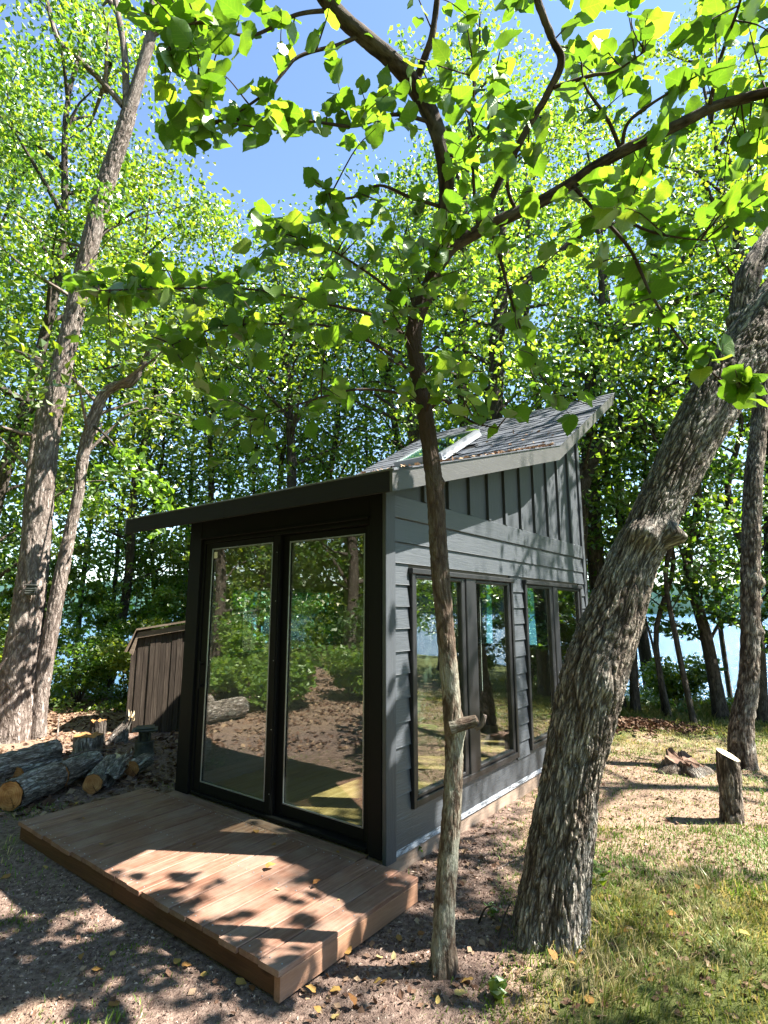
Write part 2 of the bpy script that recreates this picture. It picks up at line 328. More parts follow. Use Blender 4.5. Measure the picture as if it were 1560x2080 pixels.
M['ground'] = t.done(c, .95, t.bump(t.math('ADD', b, t.math('MULTIPLY', c3, .5)), .9, .03), spec=.15)
t = NT('lake water'); v = t.obj(); w = t.math('ADD', t.noise(t.map(v, (.35, 1.6, 1)), 1.2, 4, .6), t.math('MULTIPLY', t.noise(v, 7, 3), .3))
M['water'] = t.done((.03, .09, .16), .2, t.bump(w, .9, .6), spec=.5)
t = NT('far shore woods'); M['shore'] = t.done(t.ramp(t.noise(t.obj(), .12, 6, .7), [(.35, (.02, .05, .045)), (.6, (.05, .09, .075))]), 1.0, spec=0.0)

# ------------------------------------------------------------------ ground, lake, far shore
def shore_edge(x): return 10.2 + 1.3 * sstep(-1, -5, x) + .45 * np.sin(x * .5 + 1) - .010 * np.clip(x - 6, 0, 60) ** 2 * .6
def gheight(x, y):
    z = -.04 * sstep(.4, -2.5, x) * sstep(4.2, 2.0, y)
    z = z + .035 * fbm(x, y, .6, 3) + .012 * fbm(x, y, 3.1, 9, 3)
    near = np.exp(-((x - .85) ** 2 + (y - 3.1) ** 2) / .12) * .05 + np.exp(-((x - .27) ** 2 + (y - 2.85) ** 2) / .04) * .03
    z = z + near + .10 * np.exp(-((x - 3.3) ** 2 / .5 + (y - 7.9) ** 2 / .15))
    z = z - 3.2 * sstep(0, 9.0, y - shore_edge(x))
    z = z + .25 * sstep(-6, -14, x) + .02 * np.clip(-y - 3, 0, 30)
    return z
def warp(n, lo, hi, c, k):
    u = np.linspace(-1, 1, n); s = np.sinh(u * k) / np.sinh(k); return np.where(s < 0, c + s * (c - lo), c + s * (hi - c))
gx = warp(320, -260, 260, .3, 5.4); gy = warp(320, -260, 60, 4.0, 5.2)
X, Y = np.meshgrid(gx, gy, indexing='ij')
Z = gheight(X, Y)
# hollow under the deck and studio stays flat
ii, jj = np.meshgrid(np.arange(319), np.arange(319), indexing='ij'); q = ii * 320 + jj
GF = np.stack([q, q + 320, q + 321, q + 1], -1).reshape(-1, 4)
def lawn(x, y):   # 0..1 how green it grows there
    m = sstep(.25, 1.3, x - .15 * (y - 2.5)) * (1 - .75 * np.exp(-((x - 2.3) ** 2 / 1.6 + (y - 5.2) ** 2 / 2.6)))
    m = m * (1 - .5 * sstep(3.0, 4.5, y) * sstep(8.6, 7.0, y)) + .5 * sstep(7.3, 8.6, y) * sstep(1, 2.5, x)
    m = m + .8 * sstep(-.75, -1.2, x) * sstep(2.75, 2.2, y) + .55 * np.exp(-((x + 2.6) ** 2 + (y - 4.3) ** 2) / .6)
    m = m + .45 * np.exp(-((x - .55) ** 2 / .2 + (y - 2.2) ** 2 / .3))
    return np.clip(m + .3 * fbm(x, y, 1.1, 21), 0, 1)
def dryness(x, y):
    m = .9 * sstep(.35, .9, x + .3 * (3.4 - y)) + .5 * np.exp(-((x + 1.6) ** 2 / .5 + (y - 2.6) ** 2 / .25)) + .55 * sstep(-3, -5, x) + .3 * sstep(-2.0, -4, x) * sstep(5, 7, y)
    m = m - .5 * np.exp(-((x - .35) ** 2 / .15 + (y - 3.2) ** 2 / .25))
    return np.clip(m, 0, 1)
g_me = mesh_np('ground', np.stack([X, Y, Z], -1).reshape(-1, 3), GF, M['ground'], True,
               {'moss': ('POINT', 'FLOAT', lawn(X, Y).ravel()), 'dry': ('POINT', 'FLOAT', dryness(X, Y).ravel())})
link('ground', g_me, kind='structure')
def G(x, y): return float(gheight(np.array([float(x)]), np.array([float(y)]))[0])
LAKE = -1.3
link('lake', mesh_np('lake', [(-3000, 10, LAKE), (3000, 10, LAKE), (3000, 3000, LAKE), (-3000, 3000, LAKE)], [[0, 1, 2, 3]], M['water']), kind='structure')
th = np.radians(np.linspace(-88, 88, 500)); V = []; 
for r, hz in ((520, 0), (530, 1), (600, 2.0)):
    hh = 20 + 9 * fbm(th * 30, th * 0, .35, 5) + 2.5 * fbm(th * 300, th * 0, .6, 8)
    V.append(np.stack([np.sin(th) * r, np.cos(th) * r, LAKE - .5 + (0 if hz == 0 else 1) * np.clip(hh, 8, 60) * (1 + .5 * (hz == 2))], -1))
V = np.concatenate(V); k = np.arange(499); FF = np.concatenate([np.stack([k + a, k + 1 + a, k + 501 + a, k + 500 + a], -1) for a in (0, 500)])
link('far_shore_hills', mesh_np('far_shore_hills', V, FF, M['shore'], True), kind='structure')

# ------------------------------------------------------------------ tubes with real bark relief
def catmull(P, n):
    P = np.asarray(P, float); P = np.vstack([2 * P[0] - P[1], P, 2 * P[-1] - P[-2]]); m = len(P) - 3
    t = np.linspace(0, m - 1e-6, n); i = t.astype(int); u = (t - i)[:, None]
    a, b, c, d = P[i], P[i + 1], P[i + 2], P[i + 3]
    return .5 * (2 * b + (c - a) * u + (2 * a - 5 * b + 4 * c - d) * u * u + (3 * b - a - 3 * c + d) * u ** 3)
def tube(pts, rad, ns=12, nl=30, relief=0.0, fx=16.0, fz=4.0, flare=0.0, lumps=(), cap=True, seed=0.0, wob=.0):
    """returns V, F(list of arrays), attrs. relief in metres; straightened coordinates go to the 'bark' attribute"""
    C = catmull(pts, nl); R = catmull(np.asarray(rad, float)[:, None] * np.ones((1, 3)), nl)[:, 0]
    T = np.gradient(C, axis=0); T /= np.linalg.norm(T, axis=1)[:, None]
    L = np.concatenate([[0], np.cumsum(np.linalg.norm(np.diff(C, axis=0), axis=1))])
    ref = np.array([0, 1, 0.]) if abs(T[0][1]) < .9 else np.array([1., 0, 0]); N = []
    n = np.cross(T[0], ref); n /= np.linalg.norm(n)
    for k in range(nl):
        n = n - T[k] * n.dot(T[k]); n /= np.linalg.norm(n); N.append(n)
    N = np.array(N); B = np.cross(T, N); th = np.linspace(0, 2 * np.pi, ns, endpoint=False)
    ct, st = np.cos(th), np.sin(th); rm = float(np.mean(R))
    Q = np.stack([R[:, None] * 0 + rm * ct[None], rm * st[None] + R[:, None] * 0, L[:, None] + 0 * ct[None]], -1) + seed
    r = R[:, None] * np.ones((1, ns))
    if flare: r = r * (1 + flare * np.exp(-L / (2.2 * R[0]))[:, None] * (1 + .55 * np.cos(5 * th + seed)[None] + .3 * np.cos(3 * th + 1 + seed)[None]))
    if wob: r = r * (1 + wob * noise(Q * np.array([3 / max(rm, .02) * .25] * 2 + [2.2]) + 5))
    dirs = N[:, None] * ct[None, :, None] + B[:, None] * st[None, :, None]
    for (lz, la, lr, lh) in lumps:    # lumps: position along, direction vector, size, height
        d = np.asarray(la, float); d /= np.linalg.norm(d)
        cc = C[np.argmin(abs(L - lz))] + d * np.interp(lz, L, R)
        P0 = C[:, None] + dirs * r[..., None]; dist = np.linalg.norm(P0 - cc, axis=-1)
        r = r + lh * np.exp(-(dist / lr) ** 2)
    ridge = np.full(r.shape, .5)
    if relief:
        w = noise(Q * np.array([6, 6, 3.0]) + 11)
        Qw = Q * np.array([fx, fx, fz]) + w[..., None] * np.array([.9, .9, .8])
        a = np.abs(noise(Qw)); b2 = np.abs(noise(Qw * np.array([2.1, 2.1, 2.6]) + 4)); c2 = noise(Q * np.array([fx * 4, fx * 4, fz * 7]))
        ridge = sstep(.0, .26, a) * (.55 + .45 * sstep(0, .3, b2)); r = r + relief * (ridge - .6) + relief * .25 * c2
    P = C[:, None] + dirs * r[..., None]
    V = P.reshape(-1, 3); i, j = np.meshgrid(np.arange(nl - 1), np.arange(ns), indexing='ij')
    F = np.stack([i * ns + j, i * ns + (j + 1) % ns, (i + 1) * ns + (j + 1) % ns, (i + 1) * ns + j], -1).reshape(-1, 4)
    Fs = [F]; ridge = ridge.ravel(); Qf = Q.reshape(-1, 3)
    if cap:
        V = np.vstack([V, C[-1] + T[-1] * R[-1] * .3]); ridge = np.append(ridge, .5); Qf = np.vstack([Qf, Q[-1].mean(0)])
        k = (nl - 1) * ns; j = np.arange(ns); Fs.append(np.stack([k + j, k + (j + 1) % ns, np.full(ns, len(V) - 1)], -1))
    return V, Fs, ridge, Qf
def tube_merge(tubes):
    V = []; F = []; r = []; q = []; o = 0
    for (v, f, a, b) in tubes: V.append(v); F += [x + o for x in f]; r.append(a); q.append(b); o += len(v)
    return np.vstack(V), F, np.concatenate(r), np.vstack(q)
def tube_mesh(name, tb, mat, org=(0, 0, 0)):
    V, F, r, q = tb
    return mesh_np(name, V - np.asarray(org, float), F, mat, True, {'ridge': ('POINT', 'FLOAT', r), 'bark': ('POINT', 'FLOAT_VECTOR', q)})

# ------------------------------------------------------------------ foliage
def unit(v): return v / np.maximum(np.linalg.norm(v, axis=-1, keepdims=True), 1e-9)
def leaf_cards(P, size, up=.5, mat=None, name='foliage', rnd=None, org=(0, 0, 0), fold=.22, aspect=.78, rng=rs):
    """many folded pointed leaves at P (world): two triangles each, meeting at the midrib"""
    n = len(P); nrm = unit(rng.normal(size=(n, 3)) + np.array([0, 0, up * 2.2])); tip = rng.normal(size=(n, 3)) + np.array([0, 0, -.5])
    tip = unit(tip - nrm * (tip * nrm).sum(1)[:, None]); sd = np.cross(nrm, tip); s = (size * rng.uniform(.6, 1.25, n))[:, None]
    a = P - tip * s * .5; b = P + sd * s * aspect * .5 - nrm * s * fold - tip * s * .08; c = P + tip * s * .55; d = P - sd * s * aspect * .5 - nrm * s * fold - tip * s * .08
    V = np.stack([a, b, c, d], 1).reshape(-1, 3) - np.asarray(org, float); k = np.arange(n) * 4
    F = np.stack([np.stack([k, k + 1, k + 2], -1), np.stack([k, k + 2, k + 3], -1)], 1).reshape(-1, 3)
    if rnd is None: rnd = rng.uniform(0, 1, n)
    return mesh_np(name, V, F, mat, False, {'rnd': ('FACE', 'FLOAT', np.repeat(rnd, 2))})
def crown_points(trunk, h0, h, R, nlimb, per, rng, spread=.55, shape=1.0, bias=(0, 0)):
    """limbs leave the trunk between h0 and h; returns limb polylines and clump centres"""
    C = catmull(trunk, 60); limbs = []; cl = []
    for i in range(nlimb):
        u = (i + rng.uniform(0, 1)) / nlimb; z = h0 + (h - h0) * u; k = int(np.clip(np.searchsorted(C[:, 2], z), 1, 59)); b = C[k]
        az = i * 2.39996 + rng.uniform(-.5, .5); prof = (math.sin(math.pi * min(.98, (.25 + .72 * u) ** shape))) ** .7
        ln = R * prof * rng.uniform(.65, 1.15); rise = ln * rng.uniform(.1, .55) + .3
        d = np.array([math.cos(az) + bias[0], math.sin(az) + bias[1], 0]); e = b + d * ln + np.array([0, 0, rise])
        m1 = b + (e - b) * .5 + rng.normal(size=3) * .12 * ln + np.array([0, 0, .1 * ln])
        limbs.append((np.array([b, m1, e]), ln))
        for w in np.linspace(.35, 1.05, per): cl.append(b + (e - b) * w + rng.normal(size=3) * np.array([.35, .35, .25]) * ln * .35)
    return limbs, np.array(cl)
def clump_leaves(cl, n, r, rng):
    k = rng.randint(0, len(cl), n); g = rng.normal(size=(n, 3)); g = unit(g) * (rng.uniform(0, 1, n) ** .45)[:, None]
    rr = r * rng.uniform(.6, 1.3, len(cl))[k]; cr = rng.uniform(-.22, .22, len(cl))[k]
    return cl[k] + g * rr[:, None] * np.array([1, 1, .55]), cr
LEAFK = .62
def tree(name, label, trunk, r0, r1, h0, R, nl, leafn, lsize, mat='leaf_a', bark='bark_dark', group=None, seed=1, per=3, clr=.55, relief=.0, ns=10, nlt=26,
         flare=.5, limb_r=.035, extra=(), fx=14, fz=3.5, bias=(0, 0), up=.35, limbsides=5, trunk_parts=(), lumps=(), cpath=None):
    rng = np.random.RandomState(seed); trunk = np.asarray(trunk, float); org = trunk[0].copy(); org[2] = min(org[2], G(org[0], org[1])) if abs(trunk[0][2]) < 1 else org[2]
    root = thing(name, label, 'tree', org, 0, group)
    rad = np.linspace(r0, r1, len(trunk)) if np.isscalar(r1) else r1
    tk = tube(np.vstack([trunk[0] - [0, 0, .15], trunk[1:]]), rad, ns, nlt, relief, fx, fz, flare, lumps=lumps, seed=seed * 1.7)
    link('trunk', tube_mesh('trunk', tk, M[bark], org), root)
    ct_ = trunk if cpath is None else np.asarray(cpath, float); limbs, cl = crown_points(ct_, h0, ct_[-1][2], R, nl, per, rng, bias=bias)
    tb = []
    for P, ln in limbs: tb.append(tube(P, [limb_r * (.5 + ln / 3), limb_r * .35, .006], limbsides, 6, cap=False, seed=rng.uniform(0, 9)))
    for P, ra in extra:
        link('branch', tube_mesh('branch', tube(P, ra, 9, 24, relief * .5, fx, fz, seed=rng.uniform(0, 9)), M[bark], org), root)
    if tb: link('branches', tube_mesh('branches', tube_merge(tb), M[bark], org), root, kind='stuff')
    leafn = int(leafn * LEAFK); P, cr = clump_leaves(cl, leafn, clr, rng)
    rr = np.clip(.5 + cr + rng.normal(size=leafn) * .2, 0.01, .99)
    link('crown', leaf_cards(P, lsize, up, M[mat], 'crown', rr, org, rng=rng), root)
    return root

# ------------------------------------------------------------------ the studio (local x = s along the side wall, y = f along the front to the left, z up)
LEN, WID = 4.12, 2.20
st = thing('garden_studio', 'small charcoal garden studio with slanted shingle roof and black sliding glass doors', 'studio', C0, RZ)
def roofz(s): return 2.44 + (3.289 - 2.44) / 2.87 * (s + .41) if s < 2.46 else 3.289 + (4.61 - 3.289) / 2.32 * (s - 2.46)
OV, OS, OSL = .41, .376, .47
# side wall siding: courses of lap boards around the windows
WIN = [(.27, 1.93), (2.215, 3.88)]; WZ0, WZ1 = .35, 1.92
def lap(s0, s1, z0, z1, f=-.0):
    # wedge section: thick at its lower edge, tucked behind the board above
    poly = [(f, z0), (f - .026, z0), (f - .024, z0 + .004), (f - .008, z1 + .012), (f, z1 + .012)]
    return prism(poly, s0, s1, 'x')
lines = [.147, .322, .461, .603, .754, .904, 1.054, 1.212, 1.36, 1.509, 1.657, 1.806, 1.953, 2.099]
for k, z0 in enumerate(lines):
    z1 = lines[k + 1] if k + 1 < len(lines) else 2.262
    segs = [(.088, LEN - .06)]
    if z1 > WZ0 and z0 < WZ1 - .02 and z0 > .2: segs = [(.088, WIN[0][0] - .004), (WIN[0][1] + .004, WIN[1][0] - .004), (WIN[1][1] + .004, LEN - .06)]
    for (a, b) in segs: part('siding_board', lap(a, b, z0, z1), M['siding'], st)
part('corner_board', cbox(-.022, .086, -.034, -.002, .10, roofz(0) - .10, .003, 'z'), M['siding_v'], st)
part('corner_board', cbox(LEN - .058, LEN + .02, -.034, -.002, .12, roofz(LEN) - .14, .003, 'z'), M['siding_v'], st)
part('trim_band', cbox(.088, LEN - .06, -.026, 0, 2.268, 2.425, .003, 'x'), M['siding'], st)
# upper panels with battens (top follows the roof)
bs = [.476 - .357, .476, .832, 1.182, 1.528, 1.874, 2.239, 2.595, 2.97, 3.322, 3.701, LEN - .062]
for a, b in zip(bs[:-1], bs[1:]):
    lo = max(a, .088); pl = [(lo + .002, 2.427), (b - .002, 2.427), (b - .002, roofz(b) - .03)] + ([(2.46, roofz(2.46) - .03)] if lo < 2.46 < b else []) + [(lo + .002, roofz(lo) - .03)]
    part('wall_panel', prism(pl, -.008, .0, 'y'), M['siding_v'], st)
for s in bs[1:-1]:
    part('batten', prism([(s - .022, 2.427), (s + .022, 2.427), (s + .022, roofz(s + .022) - .032), (s - .022, roofz(s - .022) - .032)], -.034, -.0085, 'y'), M['siding_v'], st)
# wall cores (openings left for windows)
def wallpiece(s0, s1, z0, z1, f0=.002, f1=.10, mat='inner', top=False, name='wall'):
    if top:
        pl = [(s0, z0), (s1, z0), (s1, roofz(s1) - .12)] + ([(2.46, roofz(2.46) - .12)] if s0 < 2.46 < s1 else []) + [(s0, roofz(s0) - .12)]
    else: pl = [(s0, z0), (s1, z0), (s1, z1), (s0, z1)]
    return prism(pl, f0, f1, 'y')
part('wall', join([wallpiece(.104, LEN - .1, .12, WZ0), wallpiece(.104, WIN[0][0], WZ0 + .001, WZ1), wallpiece(WIN[0][1], WIN[1][0], WZ0 + .001, WZ1), wallpiece(WIN[1][1], LEN - .1, WZ0 + .001, WZ1),
                   wallpiece(.104, LEN - .1, WZ1 + .001, 0, top=True)]), M['inner'], st)
LW0, LW1, LZ0, LZ1 = .36, 1.98, 1.20, 1.86
part('wall', join([wallpiece(.104, LEN - .1, .12, LZ0, WID - .1, WID), wallpiece(.104, LW0, LZ0 + .001, LZ1, WID - .1, WID), wallpiece(LW1, LEN - .1, LZ0 + .001, LZ1, WID - .1, WID),
                   wallpiece(.104, LEN - .1, LZ1 + .001, 0, WID - .1, WID, top=True)]), M['inner'], st)
zb = roofz(LEN) - .16
BW = (.35, 1.85, 1.15, 2.1)
part('wall', join([cbox(LEN - .098, LEN, .002, WID - .002, .12, BW[2], .001), cbox(LEN - .098, LEN, .002, BW[0], BW[2] + .001, BW[3], .001), cbox(LEN - .098, LEN, BW[1], WID - .002, BW[2] + .001, BW[3], .001),
                   cbox(LEN - .098, LEN, .002, WID - .002, BW[3] + .001, zb, .001)]), M['inner'], st)
zf = roofz(0) - .125
part('wall', cbox(.012, .10, .002, WID - .002, 2.246, zf, .001, 'y'), M['soffit'], st)      # header over the doors
# rest of the outside skin
for f0 in np.arange(0, 2.2, .315):
    part('back_panel', cbox(LEN + .002, LEN + .012, f0 + .002, min(f0 + .312, WID - .002), .14, zb, .001, 'z'), M['siding_v'], st) if not (BW[0] - .3 < f0 < BW[1]) else part('back_panel', cbox(LEN + .002, LEN + .012, f0 + .002, min(f0 + .312, WID - .002), .14, BW[2] - .02, .001, 'z'), M['siding_v'], st)
for k in range(9): part('left_board', lap(0, 0, 0, 0) if 0 else cbox(.02, LEN - .02, WID + .002, WID + .020, .15 + k * .115, .15 + k * .115 + .112, .004, 'x'), M['siding'], st)
part('left_panel', join([wallpiece(.02, LW0 - .02, 1.19, 2.3, WID + .002, WID + .014), wallpiece(LW1 + .02, LEN - .02, 1.19, 2.3, WID + .002, WID + .014), wallpiece(.02, LEN - .02, 2.303, 0, WID + .002, WID + .014, top=True),
                        wallpiece(LW0 - .02, LW1 + .02, 1.88, 2.3, WID + .002, WID + .014)]), M['siding_v'], st)
# front trims, header and threshold
part('door_casing', cbox(-.024, .010, .004, .105, .128, zf, .003, 'z'), M['black'], st)
part('door_casing', cbox(-.024, .010, 2.045, WID + .02, .128, zf, .003, 'z'), M['black'], st)
part('door_header', cbox(-.020, .010, .107, 2.043, 2.262, zf, .003, 'y'), M['black'], st)
part('drip_cap', cbox(-.045, -.022, .11, 2.04, 2.256, 2.270, .002, 'y'), M['black'], st)
# sliding door: frame > panels > panes
fr = part('door_frame', join([cbox(.0, .104, .107, .137, .135, 2.245, .002, 'z'), cbox(.0, .104, 2.013, 2.043, .135, 2.245, .002, 'z'), cbox(.001, .103, .138, 2.012, 2.222, 2.244, .002, 'y'), cbox(-.012, .103, .138, 2.012, .135, .158, .002, 'y')]), M['black'], st)
def door_panel(f0, f1, g0, g1, s0, s1, zt):
    p = part('door_panel', join([cbox(s0, s1, f0, g0, .160, zt, .004, 'z'), cbox(s0, s1, g1, f1, .160, zt, .004, 'z'), cbox(s0 + .001, s1 - .001, g0, g1, .161, .236, .004, 'y'), cbox(s0 + .001, s1 - .001, g0, g1, zt - .05, zt - .001, .004, 'y')]), M['black'], st)
    sm = (s0 + s1) / 2
    b = .010
    part('glazing_bead', join([cbox(s0 - .001, s0 + .007, g0 + .001, g0 + b, .237, zt - .051, .001, 'z'), cbox(s0 - .001, s0 + .007, g1 - b, g1 - .001, .237, zt - .051, .001, 'z'), cbox(s0 - .001, s0 + .007, g0 + b, g1 - b, .237, .237 + b, .001, 'y'), cbox(s0 - .001, s0 + .007, g0 + b, g1 - b, zt - .051 - b, zt - .051, .001, 'y')]), M['metal'], p)
    part('pane', cbox(sm - .004, sm + .004, g0 - .004, g1 + .004, .230, zt - .045, .0005, 'z'), M['glass'], p)
    return p
dr = door_panel(.139, 1.078, .215, .985, .060, .095, 2.221)
dl = door_panel(1.045, 2.011, 1.128, 1.925, .012, .047, 2.221)
part('lock_rail', cbox(.002, .0115, 1.052, 1.075, .2, 2.15, .002, 'z'), M['metal'] if 0 else M['black'], dl)
for z in (.30, .75, 1.25, 1.70, 2.08): part('screw_cap', cbox(.000, .0018, 1.060, 1.067, z, z + .007, .001, 'z'), M['metal'], dl)
part('door_handle', join([cbox(-.030, -.016, 1.955, 1.977, .98, 1.20, .004, 'z'), cbox(-.017, .012, 1.958, 1.974, .99, 1.012, .002, 'z'), cbox(-.017, .012, 1.958, 1.974, 1.168, 1.19, .002, 'z')]), M['black'], dl)
part('door_sticker', cbox(.0230, .0245, 1.865, 1.912, 2.085, 2.140, .0002, 'z'), M['paper'], dl)
# side windows: each unit > frame, two sashes > pane
def window(s0, s1, mull, panes):
    w = part('window_frame', join([cbox(s0, s0 + .035, -.045, .06, WZ0, WZ1, .004, 'z'), cbox(s1 - .035, s1, -.045, .06, WZ0, WZ1, .004, 'z'), cbox(s0 + .035, s1 - .035, -.044, .06, WZ0, WZ0 + .045, .004, 'x'), cbox(s0 - .01, s1 + .01, -.056, .0, WZ1 - .034, WZ1 + .004, .004, 'x'),
                              cbox(mull[0], mull[1], -.042, .06, WZ0 + .046, WZ1 - .035, .006, 'z')]), M['sash'], st)
    for (a, b, g0, g1) in panes:
        z0, z1, h0, h1 = WZ0 + .047, WZ1 - .036, .425, 1.855
        q = part('sash', join([cbox(a, g0, -.030, .03, z0, z1, .006, 'z'), cbox(g1, b, -.030, .03, z0, z1, .006, 'z'), cbox(g0, g1, -.029, .029, z0, h0, .006, 'x'), cbox(g0, g1, -.029, .029, h1, z1, .006, 'x')]), M['sash'], w)
        part('pane', cbox(g0 - .004, g1 + .004, -.006, .002, h0 - .004, h1 + .004, .0005, 'z'), M['glass_win'], w)
window(.27, 1.93, (1.045, 1.195), [(.306, 1.043, .345, .985), (1.197, 1.894, 1.236, 1.845)])
window(2.215, 3.88, (2.965, 3.075), [(2.251, 2.963, 2.295, 2.890), (3.077, 3.844, 3.130, 3.800)])
part('window_cord', cbox(1.50, 1.505, .08, .084, .95, 1.75, .001, 'z'), M['paper'], st)
# left and back windows
w = part('window_frame', join([cbox(LW0, LW0 + .04, WID - .09, WID + .03, LZ0, LZ1, .003, 'z'), cbox(LW1 - .04, LW1, WID - .09, WID + .03, LZ0, LZ1, .003, 'z'), cbox(LW0 + .04, LW1 - .04, WID - .12, WID + .03, LZ0, LZ0 + .035, .003, 'x'), cbox(LW0 + .04, LW1 - .04, WID - .09, WID + .03, LZ1 - .035, LZ1, .003, 'x'), cbox(1.13, 1.17, WID - .08, WID + .02, LZ0 + .036, LZ1 - .036, .003, 'z')]), M['sash'], st)
part('pane', cbox(LW0 + .04, 1.13, WID - .03, WID - .024, LZ0 + .035, LZ1 - .035, .0005, 'x'), M['glass_back'], w); part('pane', cbox(1.17, LW1 - .04, WID - .03, WID - .024, LZ0 + .035, LZ1 - .035, .0005, 'x'), M['glass_back'], w)
w = part('window_frame', join([cbox(LEN - .09, LEN + .03, BW[0], BW[0] + .04, BW[2], BW[3], .003, 'z'), cbox(LEN - .09, LEN + .03, BW[1] - .04, BW[1], BW[2], BW[3], .003, 'z'), cbox(LEN - .09, LEN + .03, BW[0] + .04, BW[1] - .04, BW[2], BW[2] + .04, .003, 'y'), cbox(LEN - .09, LEN + .03, BW[0] + .04, BW[1] - .04, BW[3] - .04, BW[3], .003, 'y')]), M['sash'], st)
part('pane', cbox(LEN - .03, LEN - .024, BW[0] + .04, BW[1] - .04, BW[2] + .04, BW[3] - .04, .0005, 'y'), M['glass_back'], w)
# floor, foundation, skids
for k in range(17): part('floor_board', cbox(.106, LEN - .1, .102 + k * .1174, .102 + k * .1174 + .1156, .118, .136, .002, 'x'), M['floor'], st)
part('primer_strip', prism([(-.004, .112), (-.029, .112), (-.027, .149), (-.004, .149)], .0, LEN - .02, 'x'), M['primer'], st)
part('foundation_beam', cbox(-.0, LEN - .05, -.015, .13, -.03, .110, .006, 'x'), M['beam'], st)
part('foundation_beam', cbox(-.0, LEN - .05, WID - .13, WID, -.08, .116, .006, 'x'), M['beam'], st)
part('foundation_beam', cbox(.0, .12, .14, WID - .14, -.08, .116, .006, 'y'), M['beam'], st)
# roof: deck, fascias, shingles, skylight
N1, N2 = -math.atan2(.849, 2.87), 0
top = [(-OV + .012, roofz(-OV + .012) - .016), (2.46, 3.289 - .016), (4.765, roofz(4.765) - .016)]
bot = [(4.70, roofz(4.70) - .12), (2.47, 3.289 - .125), (-OV + .012, roofz(-OV + .012) - .11)]
part('roof_deck', prism(top + bot, -OS + .022, WID + OSL - .022, 'y'), M['soffit'], st)
s1 = [(-OV, 2.315), (2.434, 3.130), (2.458, 3.291), (-OV, 2.446)]; s2 = [(2.4345, 3.130), (4.67, 4.414), (4.78, 4.613), (2.4585, 3.291)]
for f0, f1 in ((-OS, -OS + .02), (WID + OSL - .02, WID + OSL)):
    part('fascia', prism(s1, f0, f1, 'y'), M['fascia'], st); part('fascia', prism(s2, f0, f1, 'y'), M['fascia'], st)
for a, b in ((-OS + .021, 1.21), (1.212, WID + OSL - .021)): part('fascia', cbox(-OV - .001, -OV + .019, a, b, 2.318, 2.447, .003, 'y'), M['fascia_f'], st)
part('fascia', cbox(4.74, 4.765, -OS + .021, WID + OSL - .021, 4.42, 4.588, .003, 'y'), M['fascia'], st)
part('drip_edge', prism([(-OV - .008, 2.450), (-OV + .06, 2.470), (-OV + .06, 2.474), (-OV - .008, 2.454)], -OS - .006, WID + OSL + .006, 'y'), M['metal'], st)
rsh = np.random.RandomState(3)
def shingle(sA, zA, sB, zB, f0, f1, th):
    L = math.hypot(sB - sA, zB - zA); u = ((sB - sA) / L, (zB - zA) / L); nn = (-u[1], u[0])
    V = []
    for (a, h0, h1) in ((0.0, .001, th), (L, .0, .003)):
        p = (sA + u[0] * a, zA + u[1] * a)
        for f in (f0, f1):
            for h in (h0, h1): V.append((p[0] + nn[0] * h, f, p[1] + nn[1] * h))
    return V, [[0, 1, 3, 2], [4, 6, 7, 5], [1, 5, 7, 3], [0, 2, 6, 4], [0, 4, 5, 1], [2, 3, 7, 6]]
SKY = (1.18, 1.90, .32, 1.52)   # skylight: f0, f1, distance up the steep roof
low = []
for (A, B, nrow, rear) in (((-OV, roofz(-OV)), (2.46, 3.289), 21, False), ((2.46, 3.289), (4.772, roofz(4.772)), 19, True)):
    for r in range(nrow):
        a, b = r / nrow, min(1, (r + 1.35) / nrow)
        sA, zA = A[0] + (B[0] - A[0]) * a, A[1] + (B[1] - A[1]) * a; sB, zB = A[0] + (B[0] - A[0]) * b, A[1] + (B[1] - A[1]) * b
        f = -OS - .012 - (r % 2) * .14
        while f < WID + OSL + .01:
            w_ = rsh.uniform(.20, .36); f0, f1 = max(f, -OS - .012), min(f + w_ - .004, WID + OSL + .012); f += w_
            if f1 - f0 < .04: continue
            d = (sA - 2.46) * 1.151
            if rear and SKY[2] - .05 < d < SKY[3] - .04 and f1 > SKY[0] and f0 < SKY[1]: continue
            vf = shingle(sA, zA, sB, zB, f0, f1, rsh.uniform(.006, .017))
            if rear: part('shingle', vf, M['shingle'], st)
            else: low.append(vf)
part('shingles', join(low), M['shingle'], st, kind='stuff')
# skylight on the steep slope
ur = np.array([2.32, 1.321]) / math.hypot(2.32, 1.321); nr = np.array([-ur[1], ur[0]])
def rp(d, h): p = np.array([2.46, 3.289]) + ur * d + nr * h; return (p[0], p[1])
def rbox(d0, d1, f0, f1, h0, h1): return prism([rp(d0, h0), rp(d1, h0), rp(d1, h1), rp(d0, h1)], f0, f1, 'y')
sk = part('skylight_frame', join([rbox(SKY[2], SKY[3], SKY[0], SKY[0] + .05, -.01, .10), rbox(SKY[2], SKY[3], SKY[1] - .05, SKY[1], -.01, .10), rbox(SKY[2], SKY[2] + .05, SKY[0] + .051, SKY[1] - .051, -.01, .099), rbox(SKY[3] - .05, SKY[3], SKY[0] + .051, SKY[1] - .051, -.01, .099)]), M['metal'], st)
part('skylight_pane', rbox(SKY[2] + .05, SKY[3] - .05, SKY[0] + .051, SKY[1] - .051, .082, .090), M['glass_back'], sk)
part('skylight_flashing', join([rbox(SKY[2] - .06, SKY[3] + .05, SKY[0] - .07, SKY[0] - .001, .016, .024), rbox(SKY[2] - .07, SKY[2] - .001, SKY[0] - .0, SKY[1], .016, .022)]), M['metal'], sk)

